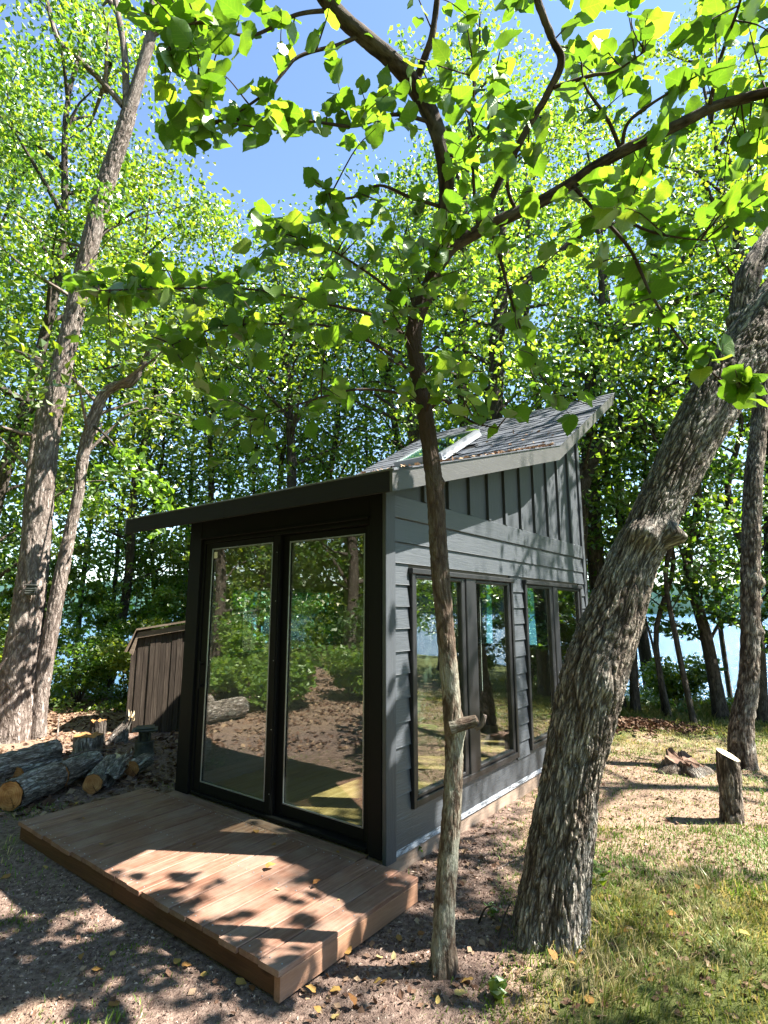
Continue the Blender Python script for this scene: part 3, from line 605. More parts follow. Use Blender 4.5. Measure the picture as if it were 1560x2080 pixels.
# ------------------------------------------------------------------ the deck
dk = thing('wooden_deck', 'low reddish plank deck in front of the sliding doors', 'deck', LW(-.6, 1.1), RZ)
def DL(x0, x1, y0, y1, z0, z1, c=.004, axis='x'):
    v, f = cbox(x0, x1, y0, y1, z0, z1, c, axis); return [(a + .6, b - 1.1, d) for a, b, d in v], f
rd = np.random.RandomState(11); f = -.302; i = 0; NB = 20; wB = 2.778 / NB
for i in range(NB):
    a = -.302 + i * wB; e = -.069 if i < 3 else -.128; tipj = rd.uniform(-.007, .007)
    part('deck_board', DL(-1.118 + tipj, e - rd.uniform(0, .003), a + .004, a + wB - .004, .104, .130 + rd.uniform(-.0012, .0012), .0035), M['deck'], dk)
part('deck_board', DL(-.122, -.028, .118, 2.20, .105, .1305, .0035, 'y'), M['deck_y'], dk)
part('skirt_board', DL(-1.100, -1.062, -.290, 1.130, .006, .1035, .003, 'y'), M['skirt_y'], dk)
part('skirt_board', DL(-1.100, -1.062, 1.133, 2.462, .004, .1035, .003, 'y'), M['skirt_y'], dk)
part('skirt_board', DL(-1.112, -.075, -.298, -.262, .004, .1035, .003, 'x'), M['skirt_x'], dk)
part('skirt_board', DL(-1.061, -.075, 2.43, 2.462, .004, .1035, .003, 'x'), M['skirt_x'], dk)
for a in (-.05 + .0, .35, .75, 1.15, 1.55, 1.95): part('joist', DL(-1.06, -.14, a, a + .038, .012, .1035, .002, 'x'), M['beam'], dk)
part('joist', DL(-.13, -.085, -.26, 2.42, .012, .1035, .002, 'y'), M['beam'], dk)
scr = []
for i in range(NB):
    for sx in (-1.08, -.60, -.155):
        for q in (.03, .105):
            a = -.302 + i * wB + q; vv, ff = lathe([(.0, .1322), (.0035, .1322), (.0042, .1312), (.0042, .1290)], 6); scr.append(([(v[0] + sx + .6, v[1] + a - 1.1, v[2]) for v in vv], ff))
part('deck_screws', join(scr), M['metal'], dk, kind='stuff')
part('ground_block', DL(-1.13, -.93, 2.36, 2.52, -.04, .003, .004, 'x'), M['beam'], dk)

# ------------------------------------------------------------------ weathered lean-to shed behind the left trees
ws = thing('weathered_shed', 'old low shed of grey weathered upright boards left of the studio', 'shed', (-3.48, 7.86, G(-3.4, 7.9)), math.atan2(.14, .64))
prof = lambda x: 1.10 + (x / .08) * .22 if x < .08 else 1.34 + (x - .08) * .17
def wpoly(x0, x1, z0, dz=0.0, y0=0, y1=.02): return prism([(x0, z0), (x1, z0), (x1, prof(x1) - dz), (x0, prof(x0) - dz)], y0, y1, 'y')
rw = np.random.RandomState(5); x = 0.0
while x < 1.55:
    w_ = rw.uniform(.062, .085); yo = rw.uniform(-.010, .010)
    part('board', wpoly(x + .006, x + w_, -.05 + rw.uniform(-.01, .01), .075 if x > .1 else .03, yo, yo + .02), M['oldwood'], ws); x += w_
part('side_board', cbox(-.012, .008, .0, 1.0, -.05, 1.08, .002, 'y'), M['oldwood'], ws)
part('roof_trim', prism([(.07, 1.335), (1.7, 1.61), (1.7, 1.53), (.07, 1.255)], -.04, -.01, 'y'), M['oldwood_x'], ws)
part('roof_trim', prism([(-.03, 1.06), (.068, 1.335), (.068, 1.25), (.02, 1.03)], -.04, -.01, 'y'), M['oldwood_x'], ws)
part('roof', prism([(.05, 1.36), (1.72, 1.635), (1.72, 1.66), (.05, 1.385)], -.07, 1.1, 'y'), M['oldwood_x'], ws)
part('roof', prism([(-.06, 1.07), (.05, 1.36), (.05, 1.385), (-.085, 1.075)], -.07, 1.1, 'y'), M['oldwood_x'], ws)
part('back_wall', join([cbox(.01, 1.6, .98, 1.0, -.05, 1.3, .002, 'x'), cbox(1.58, 1.6, .03, .975, -.05, 1.55, .002, 'y')]), M['oldwood'], ws)
part('inner_rail', cbox(.03, 1.5, .022, .05, 1.20, 1.28, .002, 'x'), M['oldwood_x'], ws)

# ------------------------------------------------------------------ foreground young tree (heart-shaped leaves)
def PX(lst): return np.array([atD(x, y, d + .52) for x, y, d in lst])
trunk_px = [(901, 1990), (903, 1850), (917, 1650), (922, 1500), (908, 1320), (893, 1150), (884, 1000), (868, 870), (853, 770), (841, 680), (860, 610), (885, 550), (899, 490)]
limbA = [(899, 490, 2.66), (906, 400, 2.63), (900, 320, 2.6), (882, 250, 2.58), (848, 185, 2.55), (800, 125, 2.5), (735, 70, 2.45), (680, 20, 2.4), (630, -50, 2.3)]
limbB = [(893, 535, 2.68), (920, 500, 2.66), (975, 468, 2.62), (1050, 432, 2.58), (1130, 392, 2.55), (1200, 345, 2.5), (1270, 305, 2.45), (1360, 262, 2.4), (1450, 218, 2.35), (1530, 195, 2.3), (1660, 160, 2.2)]
limbC = [(972, 466, 2.62), (1000, 400, 2.58), (1035, 330, 2.54), (1070, 262, 2.5), (1110, 195, 2.45), (1140, 128, 2.4), (1122, 80, 2.36), (1095, 10, 2.3), (1080, -60, 2.25)]
limbD = [(845, 165, 2.54), (862, 120, 2.5), (878, 70, 2.46), (890, -20, 2.4)]
smallb = [
 [(872, 775, 2.75), (895, 757, 2.72), (935, 748, 2.68), (985, 755, 2.62)],
 [(852, 775, 2.75), (800, 725, 2.72), (740, 685, 2.68), (665, 655, 2.6), (560, 652, 2.5), (450, 668, 2.4), (350, 700, 2.3)],
 [(858, 812, 2.76), (800, 800, 2.7), (720, 790, 2.65), (620, 820, 2.55), (520, 850, 2.5)],
 [(835, 690, 2.72), (760, 640, 2.7), (690, 625, 2.62), (600, 600, 2.5), (500, 590, 2.4), (350, 595, 2.2), (200, 590, 2.05)],
 [(848, 640, 2.7), (790, 590, 2.66), (730, 540, 2.6), (650, 500, 2.5), (560, 470, 2.4)],
 [(895, 420, 2.64), (830, 400, 2.62), (760, 380, 2.55), (700, 400, 2.5), (640, 370, 2.4)],
 [(882, 250, 2.58), (800, 230, 2.5), (720, 260, 2.45), (620, 250, 2.35), (540, 260, 2.25), (470, 250, 2.2)],
 [(735, 70, 2.45), (690, 100, 2.42), (600, 120, 2.35), (540, 190, 2.3), (440, 240, 2.2), (400, 180, 2.1)],
 [(680, 20, 2.4), (600, 20, 2.35), (500, 60, 2.25), (400, 50, 2.15), (340, 100, 2.1)],
 [(1160, 372, 2.52), (1200, 420, 2.5), (1270, 500, 2.42), (1330, 600, 2.36), (1390, 700, 2.3), (1460, 770, 2.2), (1510, 800, 2.15)],
 [(1050, 432, 2.58), (1040, 380, 2.5), (1045, 330, 2.45), (1075, 300, 2.4)],
 [(1262, 308, 2.46), (1280, 250, 2.4), (1350, 190, 2.3), (1440, 140, 2.2)],
 [(1125, 178, 2.43), (1190, 160, 2.4), (1250, 135, 2.35), (1310, 105, 2.3)],
 [(1262, 308, 2.46), (1230, 250, 2.4), (1190, 180, 2.35), (1180, 110, 2.3)],
 [(972, 466, 2.62), (965, 400, 2.55), (960, 300, 2.45), (962, 160, 2.35), (950, 60, 2.25)],
 [(1000, 470, 2.6), (1020, 560, 2.55), (1050, 640, 2.5), (1100, 740, 2.45), (1130, 800, 2.4)],
 [(1440, 220, 2.35), (1470, 120, 2.2), (1500, 20, 2.0), (1520, -60, 1.9)],
 [(900, 330, 2.6), (960, 300, 2.5), (1000, 240, 2.4), (1010, 130, 2.3)],
 [(1180, 370, 2.5), (1260, 440, 2.4), (1340, 470, 2.3), (1440, 490, 2.2)],
 [(860, 850, 2.78), (900, 820, 2.6), (960, 850, 2.5), (1010, 870, 2.4)]]
tbase = atY(901, 1988, 2.83)
ft = thing('young_linden_tree', 'slender young tree with heart-shaped leaves rising beside the studio corner, knobbly cut stub', 'tree', (tbase[0], tbase[1], 0))
orgF = np.array([tbase[0], tbase[1], 0.0])
TP = np.array([atY(x, y, 2.83) for x, y in trunk_px]); TR = [.054, .048, .046, .045, .046, .045, .046, .043, .042, .043, .046, .047, .046]
TP[0] = [tbase[0], tbase[1], -.05]
stubdir = unit(np.array([.9, -.35, .25]))
lz = np.cumsum(np.linalg.norm(np.diff(TP, axis=0), axis=1)); 
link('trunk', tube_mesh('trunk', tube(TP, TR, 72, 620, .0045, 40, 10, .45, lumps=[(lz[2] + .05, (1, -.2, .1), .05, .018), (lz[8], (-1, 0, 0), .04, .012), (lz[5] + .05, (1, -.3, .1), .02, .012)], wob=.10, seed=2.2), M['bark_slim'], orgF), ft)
skel = [TP[6:]]
for nm, px, r in (('branch', limbA, [.046, .045, .046, .048, .050, .046, .043, .041, .038]), ('branch', limbB, [.044, .040, .036, .034, .033, .032, .030, .028, .027, .025, .022]),
                  ('branch', limbC, [.022, .020, .019, .019, .020, .020, .019, .018, .016]), ('branch', limbD, [.024, .021, .018, .015])):
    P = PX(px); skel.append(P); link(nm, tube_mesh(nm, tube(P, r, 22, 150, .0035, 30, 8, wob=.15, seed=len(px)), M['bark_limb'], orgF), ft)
for px in smallb:
    P = PX(px); P[1:-1] += rs.normal(size=(len(P) - 2, 3)) * .012; skel.append(P)
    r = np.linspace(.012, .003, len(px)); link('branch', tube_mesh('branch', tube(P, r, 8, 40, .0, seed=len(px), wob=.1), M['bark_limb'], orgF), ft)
# cut side stub with its stick
sp = atY(928, 1478, 2.80)
stb = tube([sp - np.array([.03, 0, -.0]), sp + np.array([.045, -.01, .02]), sp + np.array([.095, -.02, .035])], [.036, .030, .026], 24, 24, .006, 26, 8, seed=4)
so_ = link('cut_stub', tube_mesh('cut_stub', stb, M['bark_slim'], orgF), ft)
link('stick', tube_mesh('stick', tube([sp + np.array([.085, -.02, .0]), sp + np.array([.115, -.03, .02]), sp + np.array([.13, -.04, .065])], [.014, .012, .009], 10, 8), M['bark_left'], orgF), so_)
# heart leaf meshes
def heart(seed):
    r = np.random.RandomState(seed)
    oc = np.array([(0, .0), (.13, -.07), (.31, -.04), (.44, .10), (.49, .30), (.45, .52), (.33, .72), (.17, .89), (.05, 1.0), (0, 1.10)]); oc[1:-1, 0] *= r.uniform(.9, 1.08); oc[1:-1] += r.normal(size=(8, 2)) * .010
    out = catmull(oc, 22); out[1:-1, 0] *= 1 + .022 * np.cos(np.arange(20) * np.pi)
    mid = [(0, .0), (0, .28), (0, .52), (0, .76), (0, 1.10)]; V = []; 
    fold = r.uniform(.05, .3); droop = r.uniform(.05, .3); cup = r.uniform(-.25, .25)
    def z(x, y): return abs(x) * fold - droop * y * y + cup * x * x + .03 * math.sin(9 * y + seed) * abs(x) * 3
    for (x, y) in mid: V.append((x, y - .0, z(x, y)))
    R_ = len(V)
    for sgn in (1, -1):
        for (x, y) in out[1:-1]: 
            xx = x * sgn * (1 + .05 * r.normal()); V.append((xx, y, z(xx, y)))
    F = []
    for side in (0, 1):
        n_ = len(out) - 2; o = [R_ + side * n_ + k for k in range(n_)]; ys_ = [out[k + 1][1] for k in range(n_)]; my = [.0, .28, .52, .76, 1.10]; tri = []; cur = 0
        for k in range(n_ - 1):
            ym = (ys_[k] + ys_[k + 1]) / 2
            while cur < 3 and ym > (my[cur] + my[cur + 1]) / 2 and k > n_ * .3: tri.append((cur, o[k], cur + 1)); cur += 1
            tri.append((cur, o[k], o[k + 1]))
        while cur < 4: tri.append((cur, o[-1], cur + 1)); cur += 1
        F += [t if side == 0 else t[::-1] for t in tri]
    V = np.array(V); V[:, 2] -= 0
    return V, np.array(F)
HV = [heart(k) for k in range(6)]
def place_leaves(P, D, size, rng, flat=.9):
    """P leaf base points, D twig directions -> 4x4 matrices"""
    n = len(P); up = unit(np.array([0, 0, 1.0]) * flat + rng.normal(size=(n, 3)) * .62)
    tip = unit(D * .6 + rng.normal(size=(n, 3)) * .75 + np.array([0, 0, -.35])); tip = unit(tip - up * (tip * up).sum(1)[:, None]); x = np.cross(tip, up)
    return np.stack([x, tip, up], -1) * size[:, None, None], P
rngL = np.random.RandomState(21)
def pxof(P):
    v = P - ORG; z = v @ Fv; return 780 + FPX * (v @ Rv) / z, 1040 - FPX * (v @ Uv) / z, z
# twigs: grow from the skeleton to points spread through the crown's volume
def inpoly(x, y, poly):
    c = False; n = len(poly)
    for i in range(n):
        (x0, y0), (x1, y1) = poly[i], poly[i - 1]
        if (y0 > y) != (y1 > y) and x < (x1 - x0) * (y - y0) / (y1 - y0) + x0: c = not c
    return c
polys = [([(230, -60), (300, 110), (325, 290), (400, 300), (480, 300), (560, 280), (640, 250), (700, 190), (770, 270), (860, 280), (860, -60)], 56, (1.9, 2.6)),
         ([(130, 560), (240, 530), (440, 510), (480, 440), (560, 430), (640, 400), (740, 400), (860, 400), (850, 650), (845, 800), (700, 860), (560, 930), (380, 940), (330, 840), (300, 730), (130, 650)], 84, (1.95, 2.75)),
         ([(870, -60), (1640, -60), (1640, 560), (1500, 580), (1400, 560), (1300, 680), (1240, 660), (1100, 620), (1060, 740), (980, 740), (920, 840), (880, 780), (890, 450)], 122, (1.9, 3.1)),
         ([(1400, 680), (1440, 650), (1530, 760), (1540, 830), (1470, 800)], 7, (2.0, 2.3)), ([(1060, 740), (1200, 740), (1200, 860), (900, 880), (900, 830)], 6, (2.2, 2.6))]
skp = np.vstack([catmull(p, 40) for p in skel]); twP = []
LP = []; LD = []
twigs = []
for poly, cnt, (d0, d1) in polys:
    xs = [p[0] for p in poly]; ys = [p[1] for p in poly]; k = 0
    while k < cnt:
        x, y = rngL.uniform(min(xs), max(xs)), rngL.uniform(min(ys), max(ys))
        if not inpoly(x, y, poly): continue
        k += 1; e = atD(x, y, rngL.uniform(d0, d1) + .5); dd = np.linalg.norm(skp - e, axis=1) + rngL.uniform(0, .12, len(skp)); b = skp[np.argmin(dd)]
        L = np.linalg.norm(e - b); 
        if L > .9: b = b + (e - b) * (1 - .9 / L); b = skp[np.argmin(np.linalg.norm(skp - b, axis=1))]
        m_ = (b + e) / 2 + rngL.normal(size=3) * .05 * L + np.array([0, 0, .06 * L]); twigs.append(np.array([b, m_, e]))
for P in skel[5:]: twigs.append(P[len(P) // 3:])
for P in twigs:
    Cc = catmull(P, 30); seg = np.linalg.norm(np.diff(Cc, axis=0), axis=1); Lc = np.concatenate([[0], np.cumsum(seg)]); tot = Lc[-1]; s_ = tot * .22 if tot > .3 else tot * .1
    while s_ <= tot:
        k = min(28, np.searchsorted(Lc, s_)); d = unit(Cc[k + 1] - Cc[k]); LP.append(Cc[k] + rngL.normal(size=3) * .022 + np.array([0, 0, -.01])); LD.append(d); s_ += rngL.uniform(.030, .058)
    LP.append(Cc[-1]); LD.append(unit(Cc[-1] - Cc[-2]))
# thin twigs as one part
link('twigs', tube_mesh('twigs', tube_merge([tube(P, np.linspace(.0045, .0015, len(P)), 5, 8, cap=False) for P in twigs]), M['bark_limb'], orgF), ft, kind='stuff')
LP = np.array(LP); LD = np.array(LD)
# more crown outside the picture, above and to the right, that throws the dapples on the deck
ex = np.array([[rngL.uniform(.9, 3.6), rngL.uniform(1.2, 4.2), rngL.uniform(3.4, 5.4)] for _ in range(18)]); exP = []
for e in ex:
    if (e[2] - CAMZ) < 1.2 * e[1]: pass
    n = rngL.randint(9, 22); exP.append(e + rngL.normal(size=(n, 3)) * .20)
exP = np.vstack(exP)
x_, y_, z_ = pxof(exP); exP = exP[(x_ < -20) | (x_ > 1580) | (y_ < -20) | ((x_ > 1000) & (y_ < 520))]
LP = np.vstack([LP, exP]); LD = np.vstack([LD, unit(rngL.normal(size=exP.shape))])
hp = LP - np.array(SUN)[None] * ((LP[:, 2] - .13) / SUN.z)[:, None] - C0; s_h = hp @ ds; f_h = hp @ df    # thin the leaves whose shade falls on the deck: the photo shows it mostly sunlit
hw = LP - C0; kw = (hw @ df + .03) / (np.array(SUN) @ df); hw = hw - np.array(SUN)[None] * kw[:, None]; sw = hw @ ds; zw = hw[:, 2]
pk = rngL.uniform(0, 1, len(LP)); on_deck = (s_h > -1.15) & (s_h < .1) & (f_h > -.3) & (f_h < 1.5); on_wall = (kw > 0) & (sw > 0) & (sw < 4.2) & (zw > .1) & (zw < 2.6)
on_soil = (s_h > -3.0) & (s_h <= -1.15) & (f_h > -.4) & (f_h < 2.0)
keep = ~((on_deck & (pk < .62)) | (on_soil & (pk < .45)) | (on_wall & (pk < .4))); LP = LP[keep]; LD = LD[keep]
sz = rngL.uniform(.060, .112, len(LP)) * np.where(pxof(LP)[0] > 1000, 1.15, 1.0) * np.where(rngL.uniform(0, 1, len(LP)) < .2, .7, 1)
A, P = place_leaves(LP, LD, sz, rngL)
x_, y_, z_ = pxof(LP); vis = (x_ > -60) & (x_ < 1620) & (y_ > -60) & (y_ < 2000) & (z_ > .5)
score = np.where(vis, sz / z_, -1); order = np.argsort(-score); big = set(order[:298].tolist())
lmesh = [mesh_np('leaf', v, f, M['leaf_near'], True, {'rnd': ('FACE', 'FLOAT', np.full(len(f), .0))}, uv=v[:, :2]) for v, f in HV]
for k in order[:298]:
    o = link('leaf', lmesh[k % 6], ft); m = np.eye(4); m[:3, :3] = A[k]; m[:3, 3] = P[k] - orgF; o.matrix_local = Matrix(m.tolist())
V = []; F = []; UV = []; RN = []; o_ = 0
for k in range(len(LP)):
    if k in big: continue
    v, f = HV[k % 6]; V.append(v @ A[k].T + P[k] - orgF); F.append(f + o_); o_ += len(v); UV.append(v[:, :2]); RN.append(np.full(len(f), rngL.uniform()))
link('foliage', mesh_np('foliage', np.vstack(V), np.vstack(F), M['leaf_near'], True, {'rnd': ('FACE', 'FLOAT', np.concatenate(RN))}, uv=np.vstack(UV)), ft, kind='stuff')
print('near leaves', len(LP))
o = link('dry_leaf', mesh_np('dry_leaf', HV[1][0], HV[1][1], M['litter'], True, {'rnd': ('FACE', 'FLOAT', np.full(len(HV[1][1]), .12))}, uv=HV[1][0][:, :2]), ft, label='curled dead brown leaf still hanging')
m = np.eye(4); m[:3, :3] = np.array([[.6, .2, .5], [-.3, .9, .1], [-.5, -.3, .8]]).T * .085; m[:3, 3] = atD(975, 660, 2.9) - orgF; o.matrix_local = Matrix(m.tolist())

# ------------------------------------------------------------------ the leaning tree
YL = 3.07
lp = [(1114, 1925, YL), (1121, 1850, YL), (1143, 1675, YL), (1160, 1571, YL), (1183, 1467, YL), (1209, 1363, YL), (1246, 1259, YL + .02), (1278, 1156, YL + .03), (1315, 1078, YL + .05), (1353, 1000, YL + .07), (1425, 860, YL + .1), (1480, 770, YL + .15), (1560, 660, YL + .2), (1660, 540, YL + .3), (1780, 400, YL + .4)]
LPt = np.array([atY(*a) for a in lp]); LPt[0][2] = -.06
LW_ = [146, 132, 122, 116, 130, 133, 119, 104, 96, 98, 108, 116, 124, 126, 126]; LR = [w_ * .5 * (p[1] * .9845 + .1754 * (p[2] - 1.63)) / FPX * .93 for w_, p in zip(LW_, LPt)]
lt = thing('leaning_oak_tree', 'thick leaning tree with deeply furrowed grey bark and two knobbly burls, right of the studio', 'tree', (LPt[0][0], LPt[0][1], 0))
orgL = np.array([LPt[0][0], LPt[0][1], 0.0]); LPt = LPt * 1.0
lz = np.concatenate([[0], np.cumsum(np.linalg.norm(np.diff(LPt, axis=0), axis=1))])
link('trunk', tube_mesh('trunk', tube(LPt, LR, 260, 900, .012, 40, 8.5, .25, lumps=[(lz[8] - .08, (-.25, -1, .2), .07, .075), (lz[8] - .05, (.8, -.8, .1), .055, .10), (lz[5] - .08, (.15, -1, .0), .07, .022), (lz[6], (-1, -.3, 0), .10, .012), (lz[2], (1, -.4, 0), .15, .01)], seed=3.3, wob=.05), M['bark_lean'], orgL), lt)
P = np.array([atY(1500, 790, YL + .2), atY(1512, 700, YL + .25), atY(1510, 620, YL + .3), atY(1530, 540, YL + .35), atY(1600, 440, YL + .5), atY(1700, 300, YL + .6)])
link('branch', tube_mesh('branch', tube(P, [.09, .085, .08, .075, .07, .06], 90, 220, .010, 30, 6, seed=6, lumps=[(.5, (-1, -.3, .2), .05, .05)]), M['bark_lean'], orgL), lt)
rl = np.random.RandomState(31); topL = LPt[-1]
limbs = []; cl = []
for k in range(13):
    az = rl.uniform(-1.9, 1.9); ln = rl.uniform(1.3, 2.8); b = topL + np.array([.5, 0, .6]) + rl.normal(size=3) * .2; e = b + np.array([math.cos(az) * ln + 1.0, math.sin(az) * ln, rl.uniform(1.0, 3.2)])
    limbs.append(tube([b, (b + e) / 2 + rl.normal(size=3) * .15, e], [.05, .03, .01], 7, 10, seed=k)); cl += [b + (e - b) * w for w in (.55, .8, 1.05)]
link('branches', tube_mesh('branches', tube_merge(limbs), M['bark_lean'], orgL), lt)
Pc, cr = clump_leaves(np.array(cl), 1900, .45, rl); link('crown', leaf_cards(Pc, .085, .4, M['leaf_a'], 'crown', np.clip(.55 + cr, 0, 1), orgL, rng=rl), lt)

# ------------------------------------------------------------------ the pale trees at the left
def ypath(lst): return np.array([atY(*a) for a in lst])
T1 = ypath([(27, 1510, 7.5), (34, 1400, 7.5), (55, 1254, 7.5), (72, 1120, 7.5), (85, 1000, 7.5), (100, 870, 7.5), (126, 750, 7.45), (155, 620, 7.4), (182, 500, 7.3), (205, 410, 7.25), (222, 350, 7.2), (243, 290, 7.15), (262, 230, 7.1)])
T1[0][2] = G(T1[0][0], T1[0][1]) - .03
tree('pale_left_tree', 'tallest pale-barked tree at the left edge, forking high up, small grey box nailed to it', T1, .26, [.235, .215, .195, .178, .158, .145, .132, .126, .122, .122, .118, .115, .105], 8.6, 2.6, 11, 7000, .085, 'leaf_a', 'bark_left', None, 41, relief=.012, ns=110, nlt=560, flare=.16, clr=.7, fx=22, fz=6.5, bias=(-.75, .2), cpath=[(-4.2, 7.1, 9.2), (-4.1, 7.0, 11), (-4.2, 7, 14), (-4.2, 7, 16)],
     extra=[(ypath([(262, 230, 7.1), (285, 150, 7.05), (305, 80, 7.0), (312, 20, 7.0), (318, -60, 7.0)]), [.095, .085, .08, .075, .07]), (ypath([(258, 235, 7.1), (256, 170, 7.05), (252, 100, 7.0), (240, 30, 6.9), (225, -40, 6.8)]), [.07, .055, .05, .045, .04]),
            (ypath([(250, 215, 7.1), (215, 175, 7.0), (160, 120, 6.9), (120, 85, 6.8), (100, 20, 6.7), (85, -50, 6.6)]), [.05, .042, .04, .036, .032, .03]), (ypath([(300, 75, 7), (330, 50, 6.95), (350, 20, 6.9), (360, -30, 6.8)]), [.06, .07, .065, .05])])
T2 = ypath([(72, 1505, 7.6), (84, 1400, 7.6), (108, 1254, 7.6), (128, 1150, 7.6), (142, 1080, 7.6), (160, 1000, 7.6), (170, 920, 7.6), (190, 850, 7.55), (212, 800, 7.5), (240, 782, 7.45), (268, 776, 7.4), (290, 740, 7.35), (310, 690, 7.3)])
T2[0][2] = G(T2[0][0], T2[0][1]) - .03
thin_t = tree('thin_left_tree', 'thin crooked pale tree right beside the tallest left trunk, bending over near the top', T2, .13, [.11, .10, .095, .088, .075, .070, .078, .080, .072, .06, .055, .04, .03], 3.6, 1.6, 9, 1250, .12, 'leaf_b', 'bark_left', None, 42, relief=.010, ns=64, nlt=320, flare=.3, clr=.42, fx=26, fz=7)
T3 = ypath([(34, 1480, 8.6), (44, 1300, 8.6), (60, 1000, 8.6), (80, 850, 8.6), (122, 700, 8.5), (176, 500, 8.4), (215, 350, 8.3)])
T3[0][2] = G(T3[0][0], T3[0][1]) - .03
tree('hidden_left_tree', 'slim dark tree half hidden behind the tallest left trunk', T3, .085, .05, 3, 2.2, 12, 9000, .085, 'leaf_a', 'bark_left', None, 43, relief=.01, ns=40, nlt=160, clr=.6)
bx = thing('tree_box', 'little grey box fixed to the tallest left trunk', 'box', atY(63, 1198, 7.27), .25)
part('box_body', cbox(-.055, .055, -.02, .06, -.07, .05, .006, 'z'), M['plastic'], bx)
for z in (-.05, -.02, .01): part('band', cbox(-.06, .06, -.035, -.0205, z, z + .014, .002, 'x'), M['metal'] if 0 else M['plastic'], bx)
part('lid', cbox(-.07, .07, -.045, .06, .052, .066, .004, 'x'), M['plastic'], bx)

sprays = ypath([(150, 850, 7.3), (205, 850, 7.3), (232, 900, 7.25), (262, 925, 7.2), (290, 950, 7.15), (318, 985, 7.1), (335, 1030, 7.1), (300, 1000, 7.15), (245, 960, 7.2), (310, 1065, 7.1)])
spr = np.random.RandomState(8); orgT2 = np.array(thin_t.location)
link('branch', tube_mesh('branch', tube(ypath([(185, 862, 7.55), (215, 885, 7.45), (250, 925, 7.3), (290, 965, 7.2), (325, 1015, 7.12)]), [.022, .016, .012, .008, .004], 8, 40), M['bark_dark'], orgT2), thin_t)
Pc, cr = clump_leaves(sprays[3:], 210, .24, spr); link('leaf_spray', leaf_cards(Pc, .12, .4, M['leaf_d'], 'leaf_spray', np.clip(.8 + cr, .01, .99), orgT2, rng=spr), thin_t, kind='stuff', label='bright sunlit spray of large yellow-green leaves hanging over the roof corner')

# right-hand tree behind the cut post
T4 = ypath([(1508, 1562, 6.2), (1505, 1490, 6.2), (1520, 1390, 6.2), (1524, 1300, 6.2), (1524, 1180, 6.2), (1526, 1080, 6.22), (1530, 980, 6.25), (1538, 900, 6.3), (1548, 800, 6.3), (1565, 640, 6.3), (1590, 450, 6.3), (1600, 200, 6.3)])
T4[0][2] = -.04
tree('grey_right_tree', 'straight grey tree at the right edge behind the cut post, small knots on its trunk', T4, .16, [.125, .115, .10, .093, .095, .097, .095, .09, .085, .08, .07, .05], 6.0, 2.4, 8, 2200, .085, 'leaf_a', 'bark_dark' if 0 else 'bark_lean', None, 44, relief=.010, ns=72, nlt=420, flare=.35, clr=.6, fx=26, fz=8, bias=(.9, .3),
     lumps=[(2.15, (1, -.5, 0), .06, .05), (1.62, (1, -.4, 0), .05, .045), (1.95, (1, -.2, 0), .04, .03)])

# ------------------------------------------------------------------ logs, stumps, post, lantern
def disc(c, n_, rprof, mat, name, parent, org, tilt=0.0):
    n_ = unit(np.asarray(n_, float)); a = unit(np.cross(n_, [0.1, .2, 1.0])); b = np.cross(n_, a); k = len(rprof)
    th = np.linspace(0, 2 * np.pi, k, endpoint=False); V = [c]; Q = [(0, 0, 0)]
    for w in (.33, .66, 1.0):
        for t_, r_ in zip(th, rprof):
            p = c + (a * math.cos(t_) + b * math.sin(t_)) * r_ * w + n_ * (.004 * noise(np.array([[t_ * 2, w * 4, c[0] * 5]]))[0] * 2); V.append(p); Q.append((r_ * w * math.cos(t_), r_ * w * math.sin(t_), c[0]))
    F = [[0, 1 + j, 1 + (j + 1) % k] for j in range(k)] + [[1 + q * k + j, 1 + (q + 1) * k + j, 1 + (q + 1) * k + (j + 1) % k, 1 + q * k + (j + 1) % k] for q in (0, 1) for j in range(k)]
    return link(name, mesh_np(name, np.array(V) - org, F, M[mat], False, {'cut': ('POINT', 'FLOAT_VECTOR', np.array(Q))}), parent)
def log(label, e0, e1, r0, r1, seed, mat='cut', group='logs piled beside the deck', bend=.0, squash=1.0):
    e0, e1 = np.asarray(e0, float), np.asarray(e1, float); org = (e0 + e1) / 2; org = np.array([org[0], org[1], G(org[0], org[1])])
    root = thing('log', label, 'log', org, 0, group); d = unit(e1 - e0); mid = (e0 + e1) / 2 + np.cross(d, [0, 0, 1]) * bend
    ns = 72; tb = tube([e0, e0 * .67 + mid * .33, mid, e1 * .67 + mid * .33, e1], np.linspace(r0, r1, 5), ns, int(120 * np.linalg.norm(e1 - e0)) + 20, .012, 19, 5, cap=False, seed=seed, wob=.10)
    link('bark', tube_mesh('bark', tb, M['bark_log'], org), root)
    V = tb[0].reshape(-1, ns, 3)
    for ring, c, n_ in ((V[0], e0, -d), (V[-1], e1, d)):
        a = unit(np.cross(n_, [0.1, .2, 1.0])); b = np.cross(n_, a); cc = ring.mean(0); q = ring - cc; ang = np.arctan2(q @ b, q @ a) % (2 * np.pi); rr = np.linalg.norm(q - np.outer(q @ n_, n_), axis=1); o = np.argsort(ang)
        th = np.linspace(0, 2 * np.pi, 40, endpoint=False); disc(cc + n_ * .002, n_, np.interp(th, ang[o], rr[o], period=2 * np.pi) * .955, mat, 'cut_end', root, org)
    return root
def zp(x, y, h): return onz(x, y, h)
